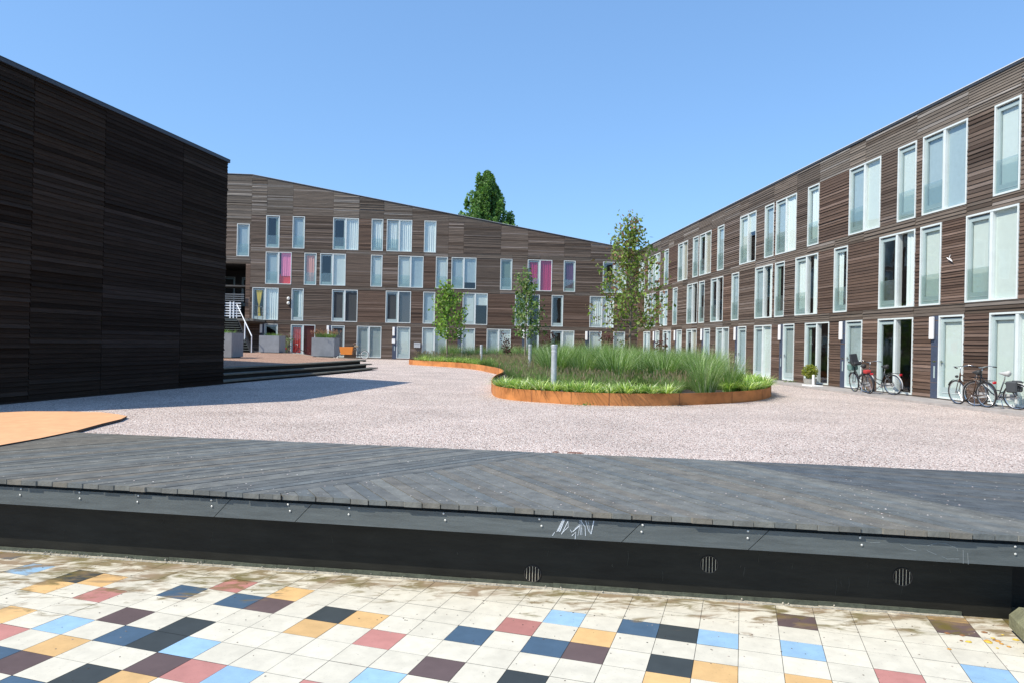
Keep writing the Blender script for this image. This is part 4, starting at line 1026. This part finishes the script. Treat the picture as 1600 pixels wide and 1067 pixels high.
# purple leaved shrubs behind the grass
def shrub(x,y,z,h,r_,cols,label,n=260,name='purple_shrub',size=.12,cat='shrub'):
    rg=np.random.default_rng(int(abs(x*10+y))); rr=random.Random(int(x*7+y)); o=empty(name,(x,y,z),0,label,cat); mb=MB(); ctr=[]
    for k in range(7):
        th=k*2.4; e=Vector((math.cos(th)*r_*rr.uniform(.4,.9),math.sin(th)*r_*rr.uniform(.4,.9),h*rr.uniform(.7,1))); mb.tube([(0,0,0),(e.x*.4,e.y*.4,e.z*.6),e],[.018,.012,.005],trunkm,5)
        for q in range(n//7): t=rr.uniform(.4,1.05); ctr.append((e.x*t+rr.gauss(0,r_*.22),e.y*t+rr.gauss(0,r_*.22),e.z*t+rr.gauss(0,r_*.22)))
    mb.build('stem',o); V_,F_,C_=leafquads(rg,np.array(ctr),size,cols); l=bpy.data.objects.new('foliage',np_mesh('foliage',V_,F_,C_,lfm)); C.objects.link(l); l.parent=o; return o
PU=[(.07,.015,.02),(.10,.02,.03),(.045,.012,.015)]
shrub(6.0,46.5,SZ,2.15,.45,PU,'dark red leaved shrub before the ground floor windows of the far building')
shrub(3.3,47.5,SZ,1.95,.5,PU,'dark red leaved shrub just left of the slim young tree trunk')
shrub(11.35,41.0-2,0+.05,2.1,.42,PU,'dark red leaved shrub in front of a right hand door beyond the tall grasses')
shrub(10.0,47.5,SZ,2.2,.6,PU,'dark red leaved shrub at the corner where the two facades meet')
shrub(10.6,44.5,SZ,1.9,.5,[(.12,.16,.05),(.16,.10,.05),(.08,.12,.04)],'brownish green shrub beside a narrow door of the right hand terrace')
# ---------------------------------------------------------------- planters
def planter(x,y,wx,wy,h,label,plant,rz=0):
    o=empty('planter_box',(x,y,TZ),rz,label,'planter','grey planter boxes on the terrace')
    mb=MB(); t=.07
    mb.box((-wx/2,-wy/2,.03),(wx/2,-wy/2+t,h),concg); mb.box((-wx/2,wy/2-t,.03),(wx/2,wy/2,h),concg); mb.box((-wx/2,-wy/2+t,.031),(-wx/2+t,wy/2-t,h-.001),concg); mb.box((wx/2-t,-wy/2+t,.031),(wx/2,wy/2-t,h-.001),concg)
    mb.build('box',o); mb=MB(); mb.box((-wx/2+t,-wy/2+t,.1),(wx/2-t,wy/2-t,h-.06),soil); mb.build('soil',o); mb=MB(); mb.box((-wx/2+.1,-wy/2+.1,-.02),(wx/2-.1,wy/2-.1,.03),black); mb.build('foot',o)
    v,f,c,t_=blades(rng,420 if plant else 260,wx*.42,.62 if plant else .36,.5,.35,.014,[(.11,.22,.05),(.16,.28,.07),(.08,.16,.04),(.24,.28,.12)],4,.5)
    if plant==2: 
        sel=t_[rng.uniform(0,1,len(t_))<.4]; p=plumes(rng,sel,.14,.03,[(.45,.25,.18),(.35,.2,.14)]); v,f,c=merge([(v,f,c),p])
    v=v*(1,wy/wx,1); v[:,2]+=h-.06
    g=bpy.data.objects.new('plant_foliage',np_mesh('plant_foliage',v,f,c,grm)); C.objects.link(g); g.parent=o
planter(-7.90,44.1,1.32,1.95,1.12,'grey planter box nearest the middle doors, with reddish plumed grass',2)
planter(-13.2,52.6,1.38,1.9,1.2,'grey planter box in front of the stair foot, with low green plants',0)
planter(-12.1,38.0,1.6,2.0,1.25,'grey planter box half hidden by the dark left building',0)
# ---------------------------------------------------------------- orange rubber/steel plate
orp=[(-12,14.3),(-8.55,14.25),(-8.2,14.42),(-7.5,14.5),(-6.84,14.42),(-6.4,14.12),(-6.08,13.8),(-5.96,13.3),(-5.95,12.6),(-5.88,11.65),(-5.93,10.75),(-6.05,10.02),(-6.3,8.6),(-12,8.6)]
om=mat('orange_surface',(.72,.38,.19),.85,var=.10,nscale=4,bump=.25,bscale=60)
mb=MB(); mb.prism(orp,.012,.05,om,side=mat('plate_edge_shadow',(.06,.04,.03),.8)); tag(mb.build('play_surface'),'sandy orange sheet lying on the gravel beside the deck','play surface')  # near-black sides paint the shadow beneath the raised sheet
# rusty strip by the deck edge
mb=MB(); rs_=mat('rusty_strip',(.20,.10,.07),.8,var=.3,nscale=20)
for x0,x1,yy in ((1.40,1.50,10.17),(1.60,1.84,10.10)): mb.prism([(x0,yy),(x1-.04,yy-.05),(x1,yy-.02),(x1-.03,yy+.05),(x0+.05,yy+.07),(x0+.02,yy+.03)],.002,.009,rs_)
tag(mb.build('rusty_plate'),'small rusty plate half buried in gravel at the deck edge','plate')
# ---------------------------------------------------------------- bicycles
paintc={}
def bicycle(x,y,rz,tilt,frame,label,lady=False,child=False,light=(.45,.01,.02),bag=None,rear_white=False,saddle_col=None,lampw=False,z=.062):
    root=empty('bicycle',(x,y,z),0,label,'bicycle'); root.rotation_mode='XYZ'; root.rotation_euler=(0,0,0)
    root.matrix_world=Matrix.Translation((x,y,z))@Matrix.Rotation(rz,4,'Z')@Matrix.Rotation(tilt,4,'X')
    fm=mat('bike_paint_%d'%len(MATS),frame,.35,.2); WRd=.345; ax,bx=-.54,.55
    tyre=black
    for nm,cx in (('wheel',ax),('wheel',bx)):
        mb=MB(); mb.tube([(cx+WRd*math.cos(t),0,WRd+WRd*math.sin(t)*.97) for t in [i*2*math.pi/36 for i in range(36)]],.019,tyre,8,close=True); wv=mb.build(nm,root,smooth=True)
        mb=MB(); mb.tube([(cx+(WRd-.03)*math.cos(t),0,WRd+(WRd-.03)*math.sin(t)) for t in [i*2*math.pi/36 for i in range(36)]],.011,chrome,6,close=True); mb.build('rim',wv)
        mb=MB()
        for i in range(28):
            t=i*2*math.pi/28; s_=1 if i%2 else -1; mb.tube([(cx+.02*math.cos(t+s_),.025*s_,WRd+.02*math.sin(t+s_)),(cx+(WRd-.035)*math.cos(t),0,WRd+(WRd-.035)*math.sin(t))],.0016,chrome,3,cap=False)
        mb.tube([(cx,-.05,WRd),(cx,.05,WRd)],.022,chrome,8); mb.build('spokes',wv)
    hd=Vector((.37,0,.90)); hb=Vector((.41,0,.72)); bb_=Vector((-.06,0,.29)); seat=Vector((-.24,0,.80)); ra=Vector((ax,0,WRd)); fa_=Vector((bx,0,WRd))
    mb=MB()
    if lady: mb.tube([hb,Vector((.12,0,.40)),bb_],.019,fm,8); mb.tube([hd-Vector((0,0,.08)),Vector((.08,0,.50)),Vector((-.13,0,.47))],.015,fm,8)
    else: mb.tube([hd-Vector((0,0,.05)),seat-Vector((0,0,.06))],.016,fm,8); mb.tube([hb,bb_],.019,fm,8)
    mb.tube([bb_,seat],.017,fm,8); mb.tube([hd,hb],.022,fm,8)
    for s_ in (-.05,.05): mb.tube([bb_+Vector((0,s_*.6,0)),ra+Vector((0,s_,0))],.01,fm,6); mb.tube([seat+Vector((0,s_*.3,-.1)),ra+Vector((0,s_,0))],.009,fm,6)
    mb.build('frame',root,smooth=True)
    mb=MB()
    for s_ in (-.045,.045): mb.tube([hb+Vector((0,s_*.7,0)),hb+Vector((.05,s_,-.15)),fa_+Vector((0,s_,0))],.011,fm,6)
    mb.build('fork',root,smooth=True)
    mb=MB(); mb.tube([hd,hd+Vector((-.03,0,.18))],.012,chrome,6); h=hd+Vector((-.03,0,.18)); mb.tube([h+Vector((-.20,-.28,.0)),h+Vector((-.05,-.24,.03)),h+Vector((.03,-.1,.01)),h+Vector((.03,.1,.01)),h+Vector((-.05,.24,.03)),h+Vector((-.20,.28,0))],.011,chrome,8); 
    for s_ in (-.28,.28): mb.tube([h+Vector((-.22,s_,0)),h+Vector((-.12,s_*.95,.01))],.017,black,8)
    mb.build('handlebar',root,smooth=True)
    sm=mat('saddle_%s'%('pale' if saddle_col else 'black'),saddle_col or (.03,.03,.03),.6)
    mb=MB(); mb.tube([seat+Vector((-.02,0,.12)),seat],.012,chrome,6)
    mb.tube([seat+Vector((-.15,0,.14)),seat+Vector((-.12,0,.15)),seat+Vector((-.02,0,.145)),seat+Vector((.10,0,.15)),seat+Vector((.14,0,.15))],[.05,.085,.06,.025,.012],sm,10); mb.build('saddle',root,smooth=True)
    # mudguards
    mgm=mat('mudguard_%s'%('white' if rear_white else 'dark'),(.75,.76,.76) if rear_white else (.03,.03,.035),.4)
    for cx,a0,a1 in ((ax,-.3,2.4),(bx,.5,2.7)):
        mb=MB(); rr_=WRd+.03; N_=14; pr=None
        for i in range(N_+1):
            t=a0+(a1-a0)*i/N_; t=math.pi-t if cx==ax else t
            p=(cx+rr_*math.cos(t),WRd+rr_*math.sin(t))
            if pr: mb.poly([(pr[0],-.028,pr[1]),(p[0],-.028,p[1]),(p[0],.028,p[1]),(pr[0],.028,pr[1])],mgm)
            pr=p
        mb.build('mudguard',root)
    mb=MB(); mb.tube([bb_+Vector((0,-.05,0)),bb_+Vector((0,.05,0))],.03,chrome,10); mb.tube([bb_+Vector((0,.05,0)),bb_+Vector((.12,.06,-.12))],.01,chrome,6); mb.tube([bb_+Vector((0,-.05,0)),bb_+Vector((-.12,-.06,.12))],.01,chrome,6)
    mb.box((.07,.05,.16),(.17,.14,.185),black); mb.box((-.17,-.14,.40),(-.07,-.05,.425),black)
    cgm=mat('chain_case',(.55,.56,.56),.4,.2); mb.prism([(-.56,.33),(-.5,.27),(0,.2),(.06,.29),(-.02,.38),(-.5,.40)],-.062,-.052,cgm,X=lambda x_,z_,y_:Vector((x_,y_,z_))); mb.build('crankset',root)
    mb=MB()
    for s_ in (-.07,.07): mb.tube([(-.82,s_,.74),(-.30,s_,.74),(ax,s_*.8,.36)],.006,blackp,5)
    for q in range(5): mb.tube([(-.80+q*.11,-.07,.742),(-.80+q*.11,.07,.742)],.004,blackp,5)
    mb.build('luggage_rack',root)
    lmm=mat('rear_lamp_red',light,.3); mb=MB(); mb.box((-.90,-.05,.66),(-.84,.05,.73),lmm); lo=mb.build('rear_light',root); md=lo.modifiers.new('b','BEVEL'); md.width=.015
    mb=MB(); mb.tube([(.47,0,.80),(.50,0,.80),(.55,0,.80)],[.02,.04,.035],blackp if not lampw else chrome,10); mb.build('front_light',root)
    mb=MB(); mb.tube([(-.15,.04,.27),(-.28,.17,.02)],.009,chrome,5); mb.tube([(-.28,.17,.02),(-.2,.17,.015)],.009,chrome,5); mb.build('kickstand',root)
    if child:
        mb=MB(); cm_=mat('child_seat_plastic',(.02,.021,.024),.5); 
        pr_=[(.36,.98),(.12,.96),(.06,1.02),(.10,1.10),(.30,1.05),(.39,1.36),(.45,1.37),(.42,1.02)]
        mb.prism([(a,b) for a,b in pr_],-.13,.13,cm_,X=lambda x_,z_,y_:Vector((x_-.02,y_,z_))); cs=mb.build('child_seat',root); md=cs.modifiers.new('b','BEVEL'); md.width=.02; md.segments=2
        mb=MB(); mb.box((.42,-.15,.78),(.66,.15,1.0),mat('teal_bag',(.12,.22,.20),.7)); b_=mb.build('front_basket',root); md=b_.modifiers.new('b','BEVEL'); md.width=.03
    if bag and bag[0]>.4:
        mb=MB(); mb.box((-.66,-.10,.70),(-.42,.10,.83),mat('red_rack_bag',bag,.7)); b_=mb.build('rack_bag',root); md=b_.modifiers.new('b','BEVEL'); md.width=.04; md.segments=2
    elif bag:
        mb=MB(); mb.box((-.62,-.16,.46),(-.34,-.08,.76),mat('bag_%s'%str(bag),bag,.7)); mb.box((-.62,.08,.46),(-.34,.16,.76),mat('bag_%s'%str(bag),bag,.7)); b_=mb.build('pannier_bag',root); md=b_.modifiers.new('b','BEVEL'); md.width=.03
    return root
H90=math.pi/2
bicycle(14.30,24.2,H90-.10,rad(-7),(.02,.02,.025),'black bicycle with black child seat and red rear bag, leftmost of those on the right',lady=True,child=True,bag=(.41,.03,.03))
bicycle(14.66,23.72,H90+.30,rad(-5),(.05,.06,.07),'dark step through bicycle with white rear mudguard, second from the left on the right',lady=True,rear_white=True)
bicycle(14.50,19.05,H90+.03,rad(-6),(.09,.05,.03),'brown bicycle with thin wheels leaning between two doors',bag=None)
bicycle(14.74,18.45,H90+.36,rad(-5),(.06,.065,.07),'bicycle with pale saddle and white rear mudguard at the right picture edge',lady=True,rear_white=True,saddle_col=(.45,.45,.44),bag=(.05,.055,.06))
# ---------------------------------------------------------------- cargo bike and others in front of the far building
cb=empty('cargo_bike',(-7.95,58.6,.0),0,'cargo bike with an orange box parked before the far building','cargo bike')
mb=MB(); om2=mat('orange_plywood',(.68,.22,.03),.5); mb.prism([(-1.45,.95),(-.35,.98),(-.45,.35),(-1.3,.35)],-.3,.3,om2,X=lambda x,z,y:Vector((x,y,z))); mb.build('cargo_box',cb)
for cx,r_ in ((-1.75,.27),(.55,.34)):
    mb=MB(); mb.tube([(cx+r_*math.cos(t),0,r_+r_*math.sin(t)) for t in [i*math.pi/14 for i in range(28)]],.022,black,6,close=True); mb.tube([(cx+(r_-.05)*math.cos(t),0,r_+(r_-.05)*math.sin(t)) for t in [i*math.pi/14 for i in range(28)]],.02,mat('white_rim',(.75,.75,.75),.5),6,close=True)
    for i in range(10):
        t=i*math.pi/5; mb.tube([(cx,0,r_),(cx+(r_-.05)*math.cos(t),0,r_+(r_-.05)*math.sin(t))],.005,chrome,3)
    mb.build('wheel',cb)
mb=MB(); mb.tube([(-1.75,0,.3),(-1.5,0,.42),(-1.3,0,.3),(-.35,0,.28),(.05,0,.3),(.55,0,.34)],.03,blackp,6); mb.tube([(.05,0,.3),(-.12,0,.85),(-.16,0,.95)],.022,blackp,6); mb.tube([(-.25,0,.35),(-.42,0,1.15),(-.25,0,1.25)],.022,blackp,6); mb.build('frame',cb)
mb=MB(); mb.tube([(-.15,-.3,1.28),(-.35,-.1,1.22),(-.35,.1,1.22),(-.15,.3,1.28)],.018,chrome,6); mb.build('handlebar',cb)
mb=MB(); mb.tube([(-.28,0,1.0),(-.2,0,1.01),(0.0,0,1.0),(.06,0,1.0)],[.03,.09,.07,.02],mat('tan_saddle',(.35,.28,.18),.6),8); mb.build('saddle',cb)
bicycle(-12.45,55.6,.25,rad(4),(.12,.02,.02),'bicycle with a red bag standing between the two planters',lady=True,bag=(.55,.03,.06),z=.0)
shrub(-13.6+.2,57.0,.0,1.75,.62,[(.10,.18,.05),(.16,.24,.07),(.35,.38,.30)],'leafy green shrub with pale flowers between the two planters',n=420,name='flowering_shrub')
# potted topiary by the glazed door
pt=empty('potted_topiary',(14.72,28.75,.06),0,'round yellow green clipped shrub in a low grey pot beside the glazed doors','potted plant')
mb=MB(); mb.lathe([(.17,0),(.23,.02),(.27,.26),(.28,.27),(.25,.27),(.24,.22)],mat('grey_pot',(.35,.34,.31),.7,var=.15,nscale=20),18); mb.build('pot',pt)
mb=MB(); mb.tube([(0,0,.2),(0,0,.45)],.02,trunkm,6); mb.build('stem',pt)
rg=np.random.default_rng(9); n=1500; g=rg.normal(0,1,(n,3)); g/=np.linalg.norm(g,axis=1)[:,None]; g*=(rg.uniform(.6,1.06,(n,1)))*.30*(1+.12*np.sin(g[:,:1]*9)*np.cos(g[:,1:2]*8)); g[:,2]=g[:,2]*.95+.56
V_,F_,C_=leafquads(rg,g,.06,[(.30,.34,.05),(.22,.28,.05),(.14,.19,.03),(.38,.38,.08)]); l=bpy.data.objects.new('foliage',np_mesh('foliage',V_,F_,C_,lfm)); C.objects.link(l); l.parent=pt
ws=empty('white_stand',(14.45,27.95,.06),0,'white post on a flat white slab beside the potted shrub','post'); mb=MB(); mb.lathe([(.05,.05),(.05,.44),(.03,.46)],lamp_w,14); mb.build('post',ws); mb=MB(); mb.box((-.28,-.42,0),(.2,.42,.05),lamp_w); b_=mb.build('slab',ws); md=b_.modifiers.new('b','BEVEL'); md.width=.01
mb=MB(); pl_=empty('wall_ornament',(15.18,21.05,4.42),0,'small white bird shaped ornament on the cladding between two first floor windows','ornament')
mb.tube([(0,.13,.06),(0,.03,.0),(0,-.03,-.02),(0,-.13,-.10)],[.006,.026,.03,.006],lamp_w,6); mb.tube([(-.01,0,0),(-.03,-.05,.07),(-.03,-.09,.12)],[.02,.014,.004],lamp_w,5); mb.build('figure',pl_)
# hanging white ornaments on the back facade
mb=MB(); ow=mat('white_ornament',(.75,.74,.68),.6)
hb_=empty('wall_ornament',(-13.75,59.55,4.55),0,'pair of round white ornaments hanging on the cladding left of a narrow window','ornament')
for k,zz in enumerate((.22,-.16)): 
    mb=MB(); mb.lathe([(.02,-.14),(.10,-.1),(.13,0),(.10,.1),(.02,.14)],ow,12,(0,-.0,zz)); mb.build('globe',hb_)
# ---------------------------------------------------------------- litter (uncountable)
def litter(name,n,fn,cols,smin,smax,label,cat,flat=.35):
    rg=np.random.default_rng(len(name)*7+n); mbx=MB(); m_=mat(name+'_mat',attr=True,rough=.85)
    for k in range(n):
        p=Vector(fn(rg)); s=rg.uniform(smin,smax); a=rg.uniform(0,6.28); c=cols[rg.integers(0,len(cols))]
        pts=[(p.x+s*math.cos(a+t)*rg.uniform(.6,1.1),p.y+s*math.sin(a+t)*rg.uniform(.6,1.1),p.z) for t in (0,1.25,2.5,3.8,5.0)]
        i=len(mbx.v); mbx.v+=pts+[(p.x,p.y,p.z+s*flat)]
        mi=mbx.mi(m_)
        for q in range(5): mbx.f.append((i+q,i+(q+1)%5,i+5)); mbx.m.append(mi); mbx.c.append(tuple(c))
    o=mbx.build(name); tag(o,label,cat,kind='stuff')
def on_deck(rg):
    p=DX(rg.uniform(-5.5,5.5),-(abs(rg.normal(.9,.9))%2.5)-.03,.0335); return p
litter('pebble_litter',170,on_deck,[(.66,.55,.52),(.5,.42,.4),(.75,.7,.66)],.005,.013,'scattered gravel stones lying on the timber deck','pebbles')
def on_tile(rg):
    s=rg.uniform(-4.8,4.6); t=-.15+abs(rg.normal(0,1.0))+.06; p=DX(s,t,0); p.z=tz(p.x,p.y)+.006; return p
litter('grit_litter',420,on_tile,[(.10,.07,.05),(.2,.16,.12),(.06,.05,.04),(.4,.33,.28)],.003,.010,'dark grit and leaf scraps scattered on the tiled floor','litter')
def near_grav(rg):
    y=rg.uniform(8.9,19); x=rg.uniform(-5.6,13); y0=11.555-(x+5.83)*.222+.06
    return (x,max(y,y0+rg.exponential(.5)),0.0)
litter('loose_stone',6000,near_grav,[(.62,.52,.48),(.52,.41,.38),(.72,.65,.61),(.40,.31,.28),(.58,.44,.40),(.30,.24,.22)],.005,.012,'loose pink and white stones lying on top of the gravel','stones',.8)
def leafp(rg):
    a=rg.uniform(0,1); p=Vector((4.3+rg.normal(0,.16),5.42+rg.normal(0,.10),0)); p.z=tz(p.x,p.y)+.008; return p
litter('fallen_leaf',16,leafp,[(.60,.42,.06),(.5,.25,.05),(.25,.12,.05)],.015,.038,'yellow fallen leaves beside the mossy block','leaves',.3)
